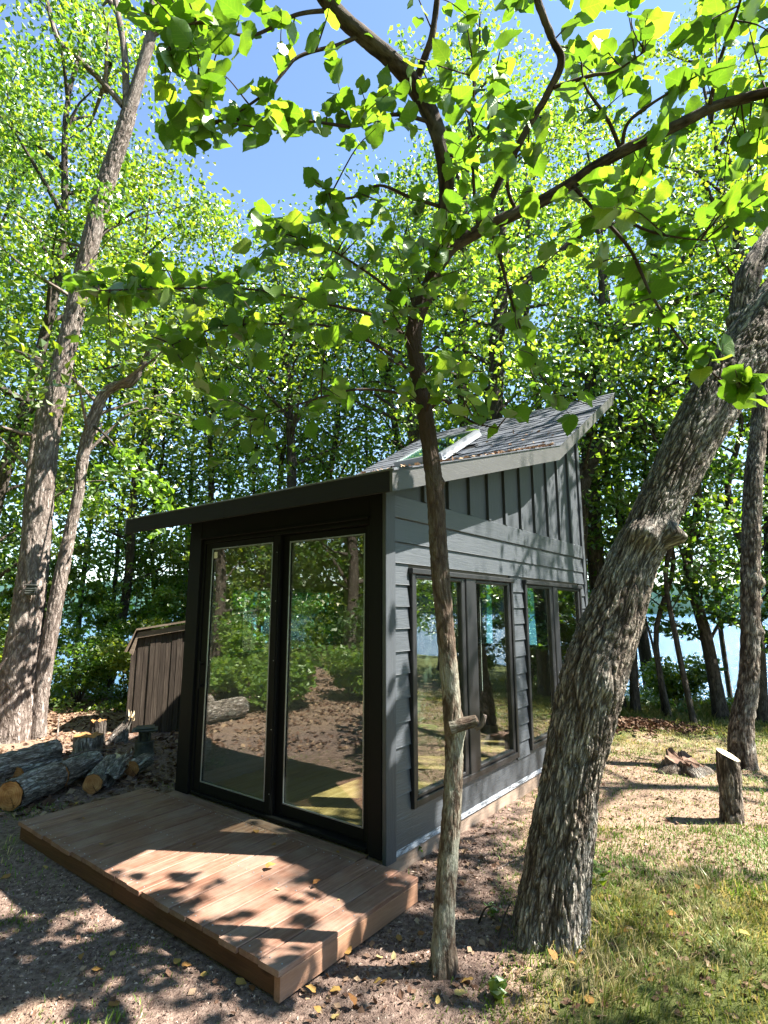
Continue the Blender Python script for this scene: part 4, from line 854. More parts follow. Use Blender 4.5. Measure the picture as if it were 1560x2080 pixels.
lg = [('front barked log with its orange sawn end facing out, lowest at the left edge', zp(20, 1617, .13), zp(114, 1578, .14), .135, .135, 1),
      ('mossy grey log lying in line right behind the front log', zp(119, 1576, .14), zp(190, 1546, .14), .125, .115, 2),
      ('log whose round sawn face looks right over the pile, topmost at its back', zp(110, 1524, .25), zp(-20, 1566, .22), .118, .13, 3),
      ('brown log end poking out at the left edge behind the front log', zp(10, 1582, .13), zp(-120, 1600, .12), .10, .11, 4),
      ('short log with round sawn end nearest the deck corner', zp(188, 1592, .10), zp(226, 1548, .11), .095, .09, 5),
      ('grey log lying under the topmost one in the middle of the pile', zp(34, 1576, .15), zp(108, 1546, .15), .09, .095, 6),
      ('dark short log at the right end of the pile next to the lantern', zp(268, 1562, .08), zp(300, 1542, .10), .085, .08, 7)]
for (lb, a, b, r0, r1, sd) in lg: log(lb, a, b, r0 * .92, r1 * .92, sd * 3.1, bend=rs.uniform(-.03, .03))
def stump(name, label, px, py, Y, h, r0, r1, bark, cut, seed, lean=(0, 0), jag=0.0, flare=.5, tilt=(0, 0), cat='stump', lumps=()):
    b = atY(px, py, Y); b[2] = G(b[0], b[1]); root = thing(name, label, cat, b); ns = 64; L = np.array([lean[0], lean[1], h])
    tb = list(tube([b - [0, 0, .06], b + L * .3, b + L * .65, b + L], [r0, r0 * .93, r1 * 1.02, r1], ns, 90, .008, 22, 6, flare, cap=False, seed=seed, wob=.12, lumps=lumps))
    V = tb[0].reshape(-1, ns, 3); top = V[-1].copy(); q = top - top.mean(0)
    if jag:
        a = np.linspace(0, 2 * np.pi, ns, endpoint=False); j = jag * (noise(np.stack([np.cos(a) * 2.2, np.sin(a) * 2.2, a * 0 + seed], -1)) + .6 * noise(np.stack([np.cos(a) * 7, np.sin(a) * 7, a * 0 + seed], -1)))
        wz = np.linspace(0, 1, V.shape[0]) ** 4; V[..., 2] += wz[:, None] * j[None] * 1.6
    wz = np.linspace(0, 1, V.shape[0]) ** 3; V[..., 2] += wz[:, None] * (q[:, 0] * tilt[0] + q[:, 1] * tilt[1])[None]
    tb[0] = V.reshape(-1, 3); link('bark', tube_mesh('bark', tb, M[bark], b), root)
    ring = V[-1]; c = ring.mean(0); VV = [c + np.array([0, 0, -.4 * jag])]; Q = [(0, 0, 0)]
    for w in (.4, .75, .985):
        for p in ring: 
            pp = c + (p - c) * w; pp = pp + np.array([0, 0, jag * (.8 * noise(pp[None] * 9)[0] - .25 * (w < .9))]); VV.append(pp); Q.append(tuple((pp - c)[:2]) + (0,))
    F = [[0, 1 + j, 1 + (j + 1) % ns] for j in range(ns)] + [[1 + k * ns + j, 1 + (k + 1) * ns + j, 1 + (k + 1) * ns + (j + 1) % ns, 1 + k * ns + (j + 1) % ns] for k in (0, 1) for j in range(ns)]
    link('cut_top', mesh_np('cut_top', np.array(VV) - b, F, M[cut], False, {'cut': ('POINT', 'FLOAT_VECTOR', np.array(Q))}), root)
    return root
stump('cut_post_stump', 'tall upright cut trunk section with pale slanting sawn top before the right tree', 1487, 1668, 4.69, .49, .082, .080, 'bark_lean', 'cut_pale', 3, (.02, 0), 0, .14, (-.35, .30))
stump('torn_stump', 'low wide torn reddish stump with spreading roots on the sunny grass', 1390, 1563, 6.1, .12, .15, .115, 'bark_lean', 'cut_red', 5, (.0, 0), .055, .8, (-.1, .2))
stump('sawn_stump', 'dark squat stump with uneven orange sawn top behind the log pile', 176, 1530, 6.75, .22, .15, .145, 'bark_log', 'cut', 7, (0, 0), .02, .15)
stump('rear_stump', 'smaller stump with splintered top behind the squat dark one', 196, 1510, 7.2, .30, .09, .085, 'bark_dark', 'cut', 8, (0, 0), .03, .15)
stump('splintered_stump', 'splintered pointed stump leaning at the base of the weathered shed', 236, 1502, 7.4, .33, .085, .045, 'bark_log', 'cut_pale', 9, (.17, 0), .07, .5)
# torn slab of wood leaning on the log pile
b0 = zp(215, 1588, .07); b1 = zp(262, 1535, .17)
sb = thing('split_log', 'split torn log with fibrous reddish flank lying between the short log and the dark one', 'log', (b0[0], b0[1], 0), 0, 'logs piled beside the deck')
bb = np.array([b0[0], b0[1], 0.0])
link('bark', tube_mesh('bark', tube([b0, (b0 + b1) / 2 + [0, 0, .02], b1], [.075, .07, .045], 48, 110, .018, 20, 5, seed=12, wob=.3), M['bark_log'], bb), sb)
for k in range(5):
    e = b1 + rs.normal(size=3) * .05 + unit(b1 - b0) * rs.uniform(.02, .14); s_ = b1 - unit(b1 - b0) * rs.uniform(.1, .3) + rs.normal(size=3) * .03
    tb = tube([s_, (s_ + e) / 2, e], [.03, .03, .006], 8, 14, .01, 20, 4, seed=k); link('splinter', mesh_np('splinter', tb[0] - bb, tb[1], M['cut_red'] if k % 2 else M['cut_pale'], False, {'cut': ('POINT', 'FLOAT_VECTOR', tb[3])}), sb)
# lantern
c = atY(291, 1535, 6.7); c[2] = G(c[0], c[1])
ln = thing('garden_lantern', 'weathered dark garden lantern with square flat cap standing by the log pile', 'lantern', c, .35)
part('base', lathe([(.0, 0), (.115, 0), (.118, .02), (.108, .035), (.104, .10), (.10, .15), (.11, .158), (.11, .17), (.0, .171)]), M['plastic'], ln, smooth=False)
for a in range(4): x_, y_ = .075 * math.cos(a * math.pi / 2 + .78), .075 * math.sin(a * math.pi / 2 + .78); part('post', cbox(x_ - .012, x_ + .012, y_ - .012, y_ + .012, .171, .285, .003, 'z'), M['plastic'], ln)
part('glass_cylinder', lathe([(.0, .172), (.062, .173), (.062, .27), (.0, .271)]), M['plastic'], ln)
part('cap', join([cbox(-.135, .135, -.12, .12, .286, .30, .004, 'x'), cbox(-.10, .10, -.09, .09, .301, .325, .01, 'x')]), M['plastic'], ln)
# a few sticks on the ground
def stick(label, a, b, r, mat='bark_left', mid=.03, seed=0):
    a, b = np.asarray(a, float), np.asarray(b, float); o0 = np.array([a[0], a[1], G(a[0], a[1])]); m_ = (a + b) / 2 + np.array([0, 0, mid])
    o = link('stick', tube_mesh('stick', tube([a, m_, b], [r, r * .8, r * .4], 8, 16, seed=seed), M[mat], o0)); o.location = o0; return tag(o, label, 'stick')
stick('long grey stick lying on top of the log pile behind the in-line log', zp(140, 1536, .27), zp(232, 1524, .26), .010)
stick('pale thin stick standing in the leaf litter beside the thin left tree', zp(117, 1496, 0), zp(120, 1450, .26), .012, 'bark_log', 0)
stick('dark crooked stick standing up between the slender tree and the leaning tree', zp(970, 1880, .0), atY(1000, 1840, 3.0), .006, 'bark_dark', .03)
stick('thin dark twig rising from the foot of the leaning tree', atY(1012, 1905, 3.05), atY(1040, 1830, 3.1), .005, 'bark_dark', .02)
stick('pale straight twig lying on the bare soil beside the studio wall', zp(1010, 1765, .02), zp(1062, 1738, .03), .005, 'bark_left', .0)
stick('bleached broken branch at the left edge leaning on the tallest trunk', atY(-30, 1400, 7.2), atY(14, 1335, 7.2), .035, 'bark_left', .02)

# ------------------------------------------------------------------ the woods around
def T(px, py, Y, *rest): return atY(px, py, Y)
def gx_(px, Y): return atY(px, 1240, Y)[0]
GR = 'trees along the lake shore'
def shore_tree(x, y, h, r0, R, h0, nl, n, ls, mat, seed, label, lean=(0, 0), clr=.85, bark='bark_dark', group=None, relief=0, ns=9, up=.35):
    rr = np.random.RandomState(seed); z0 = G(x, y); p = [np.array([x, y, z0])]
    for k in range(1, 6): p.append(np.array([x + lean[0] * (k / 5) ** 1.2 * h + rr.normal() * .10 * k ** .7, y + lean[1] * k / 5 * h + rr.normal() * .10 * k ** .7, z0 + h * k / 5]))
    return tree('shore_tree', label, p, r0, np.array([1, .9, .75, .58, .38, .1]) * r0, h0 + z0, R, nl, n, ls, mat, bark, group, seed, clr=clr, relief=relief, ns=ns, nlt=24, limb_r=r0 * .33, up=up)
# (x, y, height, trunk radius, crown radius, crown base, limbs, leaves, leaf size, leaf, label)
TREES = [
 (-6.9, 9.6, 14.5, .13, 2.8, 1.6, 26, 15000, .105, 'leaf_a', 'leafy tree filling the upper left corner behind the pale trunks'),
 (-9.6, 9.0, 15.0, .14, 3.0, 1.0, 26, 15000, .110, 'leaf_a', 'broad leafy tree at the far left edge of the woods'),
 (-5.6, 11.6, 10.8, .10, 2.3, 1.8, 22, 11000, .105, 'leaf_b', 'yellow-green tree topping out in the blue gap right of the tallest pale trunk'),
 (-3.9, 12.0, 10.2, .09, 2.1, 1.6, 22, 10000, .105, 'leaf_d', 'green tree standing over the weathered shed'),
 (-2.4, 12.4, 10.3, .09, 2.1, 2.2, 20, 9000, .105, 'leaf_b', 'sunlit round-topped tree below the open sky'),
 (-1.0, 12.2, 11.2, .10, 2.2, 2.0, 22, 10000, .105, 'leaf_d', 'tree directly behind the low end of the studio roof'),
 (.5, 12.4, 12.6, .12, 2.4, 2.6, 22, 9500, .105, 'leaf_a', 'tree behind the skylight'),
 (1.9, 11.6, 15.5, .15, 2.8, 3.2, 24, 10500, .11, 'leaf_d', 'tall tree rising over the roof ridge'),
 (3.6, 12.6, 15.5, .14, 2.8, 2.8, 24, 10500, .11, 'leaf_b', 'light green tall tree right of the roof peak'),
 (5.6, 12.0, 15.0, .13, 2.8, 2.4, 24, 11000, .11, 'leaf_a', 'tall tree between the roof peak and the leaning trunk'),
 (7.6, 11.0, 14.5, .14, 2.8, 1.8, 24, 11500, .11, 'leaf_b', 'bright tree seen past the upper leaning trunk'),
 (9.8, 10.4, 14.5, .14, 3.0, 1.4, 24, 12500, .11, 'leaf_a', 'dense tree at the right edge by the water'),
 (12.8, 9.4, 10.0, .14, 2.6, 1.2, 22, 5500, .12, 'leaf_c', 'tree just outside the right edge by the shore'),
 (-13.0, 8.0, 14.5, .15, 3.2, .8, 22, 10000, .12, 'leaf_a', 'tree beyond the left edge'),
 (-4.9, 13.6, 9.5, .08, 2.2, .9, 16, 6500, .11, 'leaf_c', 'dark lower tree on the bank behind the weathered shed'),
 (-8.2, 12.6, 12.5, .10, 2.8, .8, 20, 9000, .115, 'leaf_c', 'shaded tree on the bank at the left')]
for k, a in enumerate(TREES):
    shore_tree(a[0], a[1], a[2], a[3], a[4], a[5], a[6], a[7], a[8], a[9], 100 + k, a[10], lean=(rs.uniform(-.05, .05), rs.uniform(-.04, .04)), group=GR)
bank = []
ORD = ['first', 'second', 'third', 'fourth', 'fifth', 'sixth', 'seventh', 'eighth', 'ninth', 'tenth', 'eleventh', 'twelfth', 'thirteenth', 'fourteenth', 'fifteenth', 'sixteenth', 'seventeenth', 'eighteenth', 'nineteenth', 'twentieth', 'twenty-first', 'twenty-second', 'twenty-third', 'twenty-fourth']
BK = [(-12, 12.6, 1.25), (-10.2, 13.6, 1.2), (-8.8, 11.2, 1.1), (-7.2, 13.4, .95), (-6.2, 12.6, .82), (-5.0, 12.4, .72), (-3.9, 13.8, .78), (-2.9, 13.0, .74), (-1.8, 13.8, .80), (-.6, 13.4, .84), (.6, 14.0, .98), (2.0, 13.4, 1.15), (3.0, 14.4, 1.2), (5.4, 14.2, 1.15), (8.2, 13.6, 1.2), (10.2, 12.4, 1.15), (12.0, 11.6, .8), (11.4, 8.4, .6), (13.6, 7.4, .6), (9.6, 9.8, .55), (-15, 11.0, 1.2), (-10.8, 10.2, .9)]
for k, (x, y, sc_) in enumerate(BK):
    order_ = sorted(range(len(BK)), key=lambda q: BK[q][0] / BK[q][1]); lb = ORD[order_.index(k)] + ' from the left in the leafy belt between the shore trees and the lake'
    if k < 4:
        r = shore_tree(x, y, 13.0, .065, 2.6, .3 if k % 2 else 1.8, 28, 7200, .14, ['leaf_d', 'leaf_b', 'leaf_d', 'leaf_d'][k], 700 + k, 'tree ' + lb, clr=1.0, group='leafy belt on the bank'); bank.append(r)
        r.scale = (.9 + .1 * sc_, .9 + .1 * sc_, sc_)
    else:
        src = bank[k % 4 if x < 1.5 else 2 * (k % 2)]; r = src.copy(); COL.objects.link(r); r['label'] = 'tree ' + lb; r.location = (x, y, G(x, y)); r.rotation_euler = (0, 0, k * 2.1); r.scale = (.9, .9, sc_)
        for ch in src.children: c = ch.copy(); COL.objects.link(c); c.parent = r
# thin saplings in front of the lake on the right
SAP = [(1276, 1452, 9.4, 6.0, .05, 'thin dark sapling nearest the leaning trunk, in front of the lake'), (1291, 1450, 9.3, 6.6, .075, 'second dark sapling stem just right of the first, thicker'), (1349, 1456, 9.1, 4.6, .022, 'hair-thin sapling at the middle of the lake view'),
       (1361, 1460, 9.0, 6.2, .045, 'upright slim sapling in the middle of the lake view'), (1413, 1474, 8.5, 5.6, .045, 'sapling leaning left in front of the water'), (1468, 1462, 8.9, 6.0, .10, 'stout leafy sapling left of the grey right tree'), (1545, 1466, 8.7, 6.0, .09, 'dark sapling right of the grey right tree')]
for k, (px, py, Yd, h, r, lb) in enumerate(SAP):
    b = atY(px, py, Yd); shore_tree(b[0], b[1], h, r, 1.15 if r < .09 else 1.35, 1.25 if r < .09 else .7, 15, 2300 if r < .09 else 4200, .10, ['leaf_a', 'leaf_c', 'leaf_a', 'leaf_b', 'leaf_a', 'leaf_c', 'leaf_c'][k], 200 + k, lb, lean=([-.01, .0, -.03, -.05, -.12, -.1, 0][k], .02), clr=.4, group='saplings before the lake')
# dark limbs seen through the leaves right of the roof
def limb_tree(label, pxs, rad, seed, extra, n=6500, R=2.0, h0=3.0, mat='leaf_d', px_ground=None):
    P = ypath(pxs); g0 = P[0].copy(); g0[2] = G(g0[0], g0[1]); P = np.vstack([g0, P[1:]]) if abs(P[0][2] - g0[2]) < 1 else np.vstack([g0, P])
    if len(P) != len(rad): rad = [rad[0]] + list(rad)
    return tree('dark_limbed_tree', label, P, rad[0], rad, h0, R, 16, n, .10, mat, 'bark_dark', None, seed, relief=.01, ns=26, nlt=120, flare=.3, extra=[(ypath(e), r) for e, r in extra], clr=.8, limb_r=.05)
limb_tree('dark tree behind the studio whose curved limb sweeps up to the right', [(1172, 1180, 9.0), (1175, 1060, 9.0), (1183, 975, 9.0), (1215, 915, 9.0), (1262, 868, 9.0), (1330, 815, 9.0), (1405, 765, 9.0), (1480, 690, 9.0), (1540, 560, 9.0)], [.16, .15, .15, .14, .12, .11, .09, .08, .06], 301,
          [([(1262, 868, 9.0), (1330, 870, 9), (1400, 890, 8.9), (1470, 870, 8.8)], [.05, .04, .03, .02])], 6000, 1.8)
limb_tree('dark forked tree rising above the roof peak', [(1198, 950, 9.6), (1195, 830, 9.6), (1210, 745, 9.6), (1245, 680, 9.6), (1290, 620, 9.6), (1345, 565, 9.6), (1420, 500, 9.5)], [.14, .13, .12, .10, .09, .08, .06], 302,
          [([(1205, 760, 9.6), (1240, 700, 9.6), (1310, 645, 9.5), (1380, 610, 9.4), (1450, 590, 9.3)], [.08, .075, .07, .06, .04]), ([(1196, 820, 9.6), (1215, 700, 9.6), (1222, 600, 9.6), (1220, 540, 9.6)], [.07, .06, .06, .05])], 5000, 1.6, 4)
limb_tree('dark tree with thick bole behind the roof, just right of the slender trunk', [(1005, 900, 10.2), (1008, 760, 10.2), (1010, 680, 10.2), (1020, 600, 10.2), (1022, 520, 10.2), (1015, 420, 10.2)], [.16, .15, .15, .13, .12, .09], 303,
          [([(1020, 605, 10.2), (1070, 575, 10.2), (1130, 520, 10.2), (1200, 460, 10.1), (1290, 410, 10)], [.09, .08, .08, .07, .05])], 6500, 2.2, 5)
limb_tree('slim dark tree left of the slender trunk behind the roof', [(843, 930, 10.4), (838, 860, 10.4), (845, 700, 10.4), (850, 560, 10.4)], [.12, .11, .09, .06], 304, [([(838, 880, 10.4), (800, 830, 10.4), (760, 800, 10.4)], [.05, .04, .03])], 4500, 1.8, 4)
limb_tree('straight dim tree far behind the middle of the roof', [(592, 1000, 11), (590, 880, 11), (582, 760, 11), (572, 640, 11)], [.10, .09, .08, .06], 305, [], 4500, 1.6, 4.5, 'leaf_a')
limb_tree('dark tree whose stem rises behind the top of the leaning trunk', [(1545, 700, 8.6), (1500, 560, 8.6), (1500, 470, 8.6), (1490, 380, 8.6), (1475, 310, 8.6)], [.12, .11, .09, .07, .05], 306, [([(1500, 470, 8.6), (1470, 450, 8.6), (1430, 370, 8.6)], [.05, .04, .03])], 4500, 1.7, 5, 'leaf_b')
# understory shrubs: leafy, light at the left, and dark at the right
def shrub(x, y, h, R, n, ls, mat, seed, label, group, clr=.3):
    rr = np.random.RandomState(seed); z0 = G(x, y); o = np.array([x, y, z0]); root = thing('shrub', label, 'shrub', o, 0, group)
    tb = []; cl = []
    for k in range(8):
        az = rr.uniform(0, 6.28); e = o + np.array([math.cos(az) * R * rr.uniform(.3, 1), math.sin(az) * R * rr.uniform(.3, 1), h * rr.uniform(.45, 1)]); m_ = o + (e - o) * .5 + np.array([0, 0, .15 * h]); tb.append(tube([o + rr.normal(size=3) * .03 * [1, 1, 0], m_, e], [.014, .009, .003], 5, 7, cap=False))
        cl += [o + (e - o) * w + [0, 0, .05] for w in (.45, .75, 1.0)]
    link('stems', tube_mesh('stems', tube_merge(tb), M['bark_dark'], o), root, kind='stuff')
    P, cr = clump_leaves(np.array(cl), n, clr, rr); link('foliage', leaf_cards(P, ls, .5, M[mat], 'foliage', np.clip(.5 + cr + rr.normal(size=n) * .15, .01, .99), o, rng=rr), root)
SH = [(-3.2, 9.9, 1.5, .8, 'leaf_b', 'bright yellow-green shrub behind the weathered shed roof'), (-4.2, 10.2, 1.7, .9, 'leaf_b', 'sunny shrub between the shed and the thin left tree'), (-5.3, 10.0, 1.2, .8, 'leaf_a', 'shrub right behind the thin left tree'),
      (-4.0, 11.0, .9, .9, 'leaf_a', 'low green shrub left of the weathered shed'), (-3.4, 10.8, .75, .7, 'leaf_c', 'dark low shrub at the corner of the weathered shed'), (-6.4, 9.6, 1.4, .8, 'leaf_b', 'light shrub between the two pale trunks and the left edge'), (-7.8, 8.9, 1.7, 1.0, 'leaf_a', 'leafy shrub at the left edge'),
      (-2.3, 10.6, 2.2, .9, 'leaf_a', 'tall shrub behind the studio left wall'), (-1.2, 10.4, 2.4, .9, 'leaf_b', 'tall shrub seen through the studio windows'), (-2.0, 11.6, 3.0, 1.0, 'leaf_a', 'tallest shrub seen over the shed'),
      (6.8, 8.6, 1.9, .9, 'leaf_c', 'dark shrub behind the grey right tree'), (7.9, 8.2, 1.8, .9, 'leaf_a', 'shrub beyond the right edge'), (5.2, 10.2, .8, .6, 'leaf_b', 'low bright shrub at the water edge'),
      (-6.6, 11.0, 2.6, 1.0, 'leaf_d', 'tall shrub hiding the lake between the pale trunks and the edge'), (-4.6, 10.9, 2.4, .9, 'leaf_d', 'tall bright shrub hiding the lake right of the thin left tree'), (7.4, 10.0, 2.6, 1.0, 'leaf_b', 'tall shrub screening the lake at the right edge'), (-2.5, 9.2, 2.6, .7, 'leaf_b', 'tall bright shrub just above the weathered shed'), (-3.6, 11.2, 3.2, 1.0, 'leaf_b', 'tall airy shrub beyond the thin left tree'), (-5.0, 11.4, 3.4, 1.0, 'leaf_a', 'tall shrub between the two pale trunks'), (-7.0, 10.6, 3.2, 1.1, 'leaf_b', 'tall bright shrub at the left edge behind the trunks')]
for k, (x, y, h, R, mt, lb) in enumerate(SH): shrub(x, y, h, R, int(1500 + 900 * R * h), .085, mt, 400 + k, lb, 'undergrowth shrubs')
# woods to the left and behind, mirrored in the door glass
proto = None
for k, (x, y, h) in enumerate([(-10.5, 5.0, 12), (-9.2, 2.2, 13), (-12.5, 1.0, 13), (-11.5, -2.5, 14), (-7.5, -3.5, 13), (-14.5, 4.0, 14), (-9.0, -6.5, 14), (-4.0, -8.0, 13), (-15.5, -1.0, 15), (.5, -9.5, 14), (5.0, -9.0, 13), (-17, 7, 15), (15.5, 6.5, 13), (17.5, 11.0, 13), (-16, 3, 15), (-13, -5, 14)]):
    wl_ = ORD[k] + ' tree of the woods left of and behind the camera, outside the picture'
    if k < 3: pr = shore_tree(x, y, h, .14, 2.9, .9, 22, 8500, .13, ['leaf_a', 'leaf_c', 'leaf_b'][k], 500 + k, wl_, group='woods mirrored in the glass'); proto = (proto or []) + [pr]
    else:
        src = proto[k % 3]; r = src.copy(); COL.objects.link(r); r['label'] = wl_; r.location = (x, y, G(x, y)); r.rotation_euler = (0, 0, k * 1.3); r.scale = (1, 1, h / 13)
        for ch in src.children: c = ch.copy(); COL.objects.link(c); c.parent = r
for k, (x, y, h, R, mt) in enumerate([(-6.2, 3.9, 1.0, .6, 'leaf_d'), (-7.4, 4.8, 1.4, .8, 'leaf_d'), (-6.8, 2.6, 1.1, .7, 'leaf_d'), (-8.3, 3.4, 1.9, .9, 'leaf_b'), (-7.6, 1.4, 1.5, .8, 'leaf_d'), (-6.5, 5.4, .9, .6, 'leaf_d'), (-7.9, 4.1, 1.3, .8, 'leaf_d'), (-9.0, 5.9, 1.8, .9, 'leaf_c'), (-5.6, 5.9, .8, .5, 'leaf_b')]):
    shrub(x, y, h, R, 2200, .10, mt, 450 + k, ORD[k] + ' undergrowth shrub left of the picture, mirrored in the doors', 'undergrowth mirrored in the glass')
log('felled log mirrored in the left door pane', (-6.0, 5.0, .16), (-5.3, 5.9, .16), .15, .14, 61, group='logs mirrored in the glass')
log('second felled log mirrored in the left door pane', (-5.7, 4.5, .16), (-5.1, 5.1, .16), .15, .14, 62, group='logs mirrored in the glass')

rq = np.random.RandomState(9); n = 34000; az = np.concatenate([rq.uniform(math.radians(-200), math.radians(-62), n // 2 * 2)]); rr_ = rq.uniform(19, 30, n); zz = rq.uniform(0, 1, n) ** 1.3 * 15 + .5
P = np.stack([np.sin(az) * rr_, np.cos(az) * rr_, zz], -1); P += noise(P * .35)[:, None] * 2.5
link('distant_woods', leaf_cards(P, .55, .3, M['leaf_a'], 'distant_woods', rng=rq), kind='stuff')['label'] = 'deeper woods behind and left of the camera'
rq = np.random.RandomState(19); xx = np.concatenate([rq.uniform(-9, -1.2, 9000), rq.uniform(2.5, 9, 4500)]); yy = np.concatenate([rq.uniform(9.3, 12.0, 9000), rq.uniform(9.3, 11.5, 4500)]); kk = (fbm(xx, yy, 1.4, 41) > -.15); xx, yy = xx[kk], yy[kk]
P = np.stack([xx, yy, gheight(xx, yy) + rq.uniform(.02, .42, len(xx)) * np.clip(.5 + fbm(xx, yy, 1.0, 43), .1, 1)], -1)
link('undergrowth', leaf_cards(P, .075, .7, M['leaf_b'], 'undergrowth', rng=rq), kind='stuff')['label'] = 'low green undergrowth along the top of the bank'
# sparse crowns high to the right: they throw the moving dapples on lawn, wall and roof
for k, (x, y, h, n) in enumerate([(9.2, 4.9, 12.5, 1100), (10.6, 1.0, 13, 1600), (7.6, -3.0, 11, 3000)]):
    shore_tree(x, y, h, .13, 2.5, 5.5, 16, n, .11, 'leaf_a', 600 + k, ['open-crowned tree right of the picture beside the lawn', 'open-crowned tree right of the camera', 'open-crowned tree right and behind the camera'][k], clr=.5)

# ------------------------------------------------------------------ grass, litter, chips, fallen leaves
def scatter(n, x0, x1, y0, y1, dens, rng):
    x = rng.uniform(x0, x1, n); y = rng.uniform(y0, y1, n); k = rng.uniform(0, 1, n) < dens(x, y); return x[k], y[k]
def inside(x, y, m=.0):   # studio and deck footprint
    s = (x - C0[0]) * ds[0] + (y - C0[1]) * ds[1]; f = (x - C0[0]) * df[0] + (y - C0[1]) * df[1]
    return ((s > -.0 - m) & (s < LEN + m) & (f > -.02 - m) & (f < WID + m)) | ((s > -1.12 - m) & (s < 0) & (f > -.30 - m) & (f < 2.47 + m))
rg = np.random.RandomState(77)
def grass_density(x, y):
    d = lawn(x, y) * (.12 + 1.05 * sstep(-.15, .4, fbm(x, y, 2.6, 31))) + .34 * dryness(x, y) * (x > .3); return np.where(inside(x, y, .01), 0, np.clip(d, 0, 1))
xs, ys = [], []
for n, b in ((150000, (-.2, 5.0, 1.6, 4.6)), (90000, (.6, 7.5, 4.6, 9.8)), (95000, (-2.6, -.6, 1.5, 3.4)), (22000, (-4.5, -1.6, 3.4, 6.0)), (20000, (2.5, 9.0, 8.6, 11.2))):
    a, c_ = scatter(n, *b, grass_density, rg); xs.append(a); ys.append(c_)
x = np.concatenate(xs); y = np.concatenate(ys); n = len(x); print('blades', n)
z = gheight(x, y) - .004; gl = lawn(x, y); h = rg.uniform(.014, .046, n) * (.55 + .8 * gl) * np.where(rg.uniform(0, 1, n) < .06, 1.7, 1) * (1 + .9 * (y > 8.9)) * (1 + 1.0 * sstep(-.95, -1.4, x) * sstep(2.6, 2.1, y)) * (1 + .8 * np.exp(-((x - .85) ** 2 + (y - 2.95) ** 2) / .09)) * (1 + .8 * sstep(.1, .5, fbm(x, y, 3.3, 91))); az = fbm(x, y, 1.3, 50) * 6 + rg.normal(size=n) * .9; ln = h * rg.uniform(.3, 1.25, n)
dx, dy = np.cos(az) * ln, np.sin(az) * ln; pw = rg.uniform(.0012, .0028, n) * (1 + .12 * y); px_, py_ = -np.sin(az) * pw, np.cos(az) * pw
B = np.stack([x, y, z], -1); W = np.stack([px_, py_, 0 * x], -1); m_ = B + np.stack([dx * .35, dy * .35, h * .62], -1); tp = B + np.stack([dx, dy, h * .95], -1)
V = np.stack([B - W, B + W, m_ + W * .75, m_ - W * .75, tp], 1).reshape(-1, 3); k = np.arange(n) * 5
rn = np.clip(.10 + .68 * sstep(.25, .95, gl + .45 * fbm(x, y, 2.4, 61)) + rg.normal(size=n) * .16, 0.01, .99)
F3 = np.stack([k + 3, k + 2, k + 4], -1); F4 = np.stack([k, k + 1, k + 2, k + 3], -1)
me = mesh_np('grass', V, [F4, F3], M['grass'], False, {'rnd': ('FACE', 'FLOAT', np.concatenate([rn, rn]))})
link('grass', me, kind='stuff')['label'] = 'tufts of green and straw-dry grass'
def flat_leaves(name, x, y, size, mat, rn, lift=.006, curl=.5, zf=None, label=None, rng=rg):
    n = len(x); z = (gheight(x, y) if zf is None else zf) + lift * rng.uniform(.5, 2, n); P = np.stack([x, y, z], -1)
    nrm = unit(rng.normal(size=(n, 3)) * .45 + np.array([0, 0, 1.0])); tip = rng.normal(size=(n, 3)); tip = unit(tip - nrm * (tip * nrm).sum(1)[:, None]); sd = np.cross(nrm, tip); s = (size * rng.uniform(.5, 1.3, n))[:, None]; cu = rng.uniform(-.1, curl, n)[:, None]
    pts = [P - tip * s * .5 + nrm * s * cu * .3, P + sd * s * .36 + nrm * s * cu * .5, P + tip * s * .5 + nrm * s * cu * .4, P - sd * s * .36 + nrm * s * cu * .5, P]
    V = np.stack(pts, 1).reshape(-1, 3); k = np.arange(n) * 5; F = np.stack([np.stack([k, k + 1, k + 4], -1), np.stack([k + 1, k + 2, k + 4], -1), np.stack([k + 2, k + 3, k + 4], -1), np.stack([k + 3, k, k + 4], -1)], 1).reshape(-1, 3)
    o = link(name, mesh_np(name, V, F, M[mat], False, {'rnd': ('FACE', 'FLOAT', np.repeat(rn, 4))}), kind='stuff')
    if label: o['label'] = label
def litd(x, y): return np.where(inside(x, y, .01), 0, np.clip(.35 + .8 * fbm(x, y, 1.7, 71), .06, 1))
xs, ys = [], []
for n, b in ((9000, (-.4, 4.8, 1.7, 4.6)), (9000, (.4, 6.5, 4.6, 9.5)), (30000, (-9, -1.2, 4.8, 10.5)), (700, (-2.5, 0, 1.4, 3.5)), (16000, (-10, -3.2, .5, 5.5))):
    a, c_ = scatter(n, *b, litd, rg); xs.append(a); ys.append(c_)
x = np.concatenate(xs); y = np.concatenate(ys); flat_leaves('leaf_litter', x, y, .030 + .035 * ((x < -1.5) & (y > 4.5) | (x < -3.2)) + .012 * rg.uniform(0, 1, len(x)), 'litter', rg.uniform(0, 1, len(x)), label='brown and tan leaf litter over the ground')
x = rg.normal(size=1500) * .42 + 3.35; y = rg.normal(size=1500) * .16 + 7.9; flat_leaves('raked_leaf_heap', x, y, .06 + 0 * x, 'litter', rg.uniform(0, .4, 1500), .04, label='low heap of dark brown raked leaves on the far lawn')
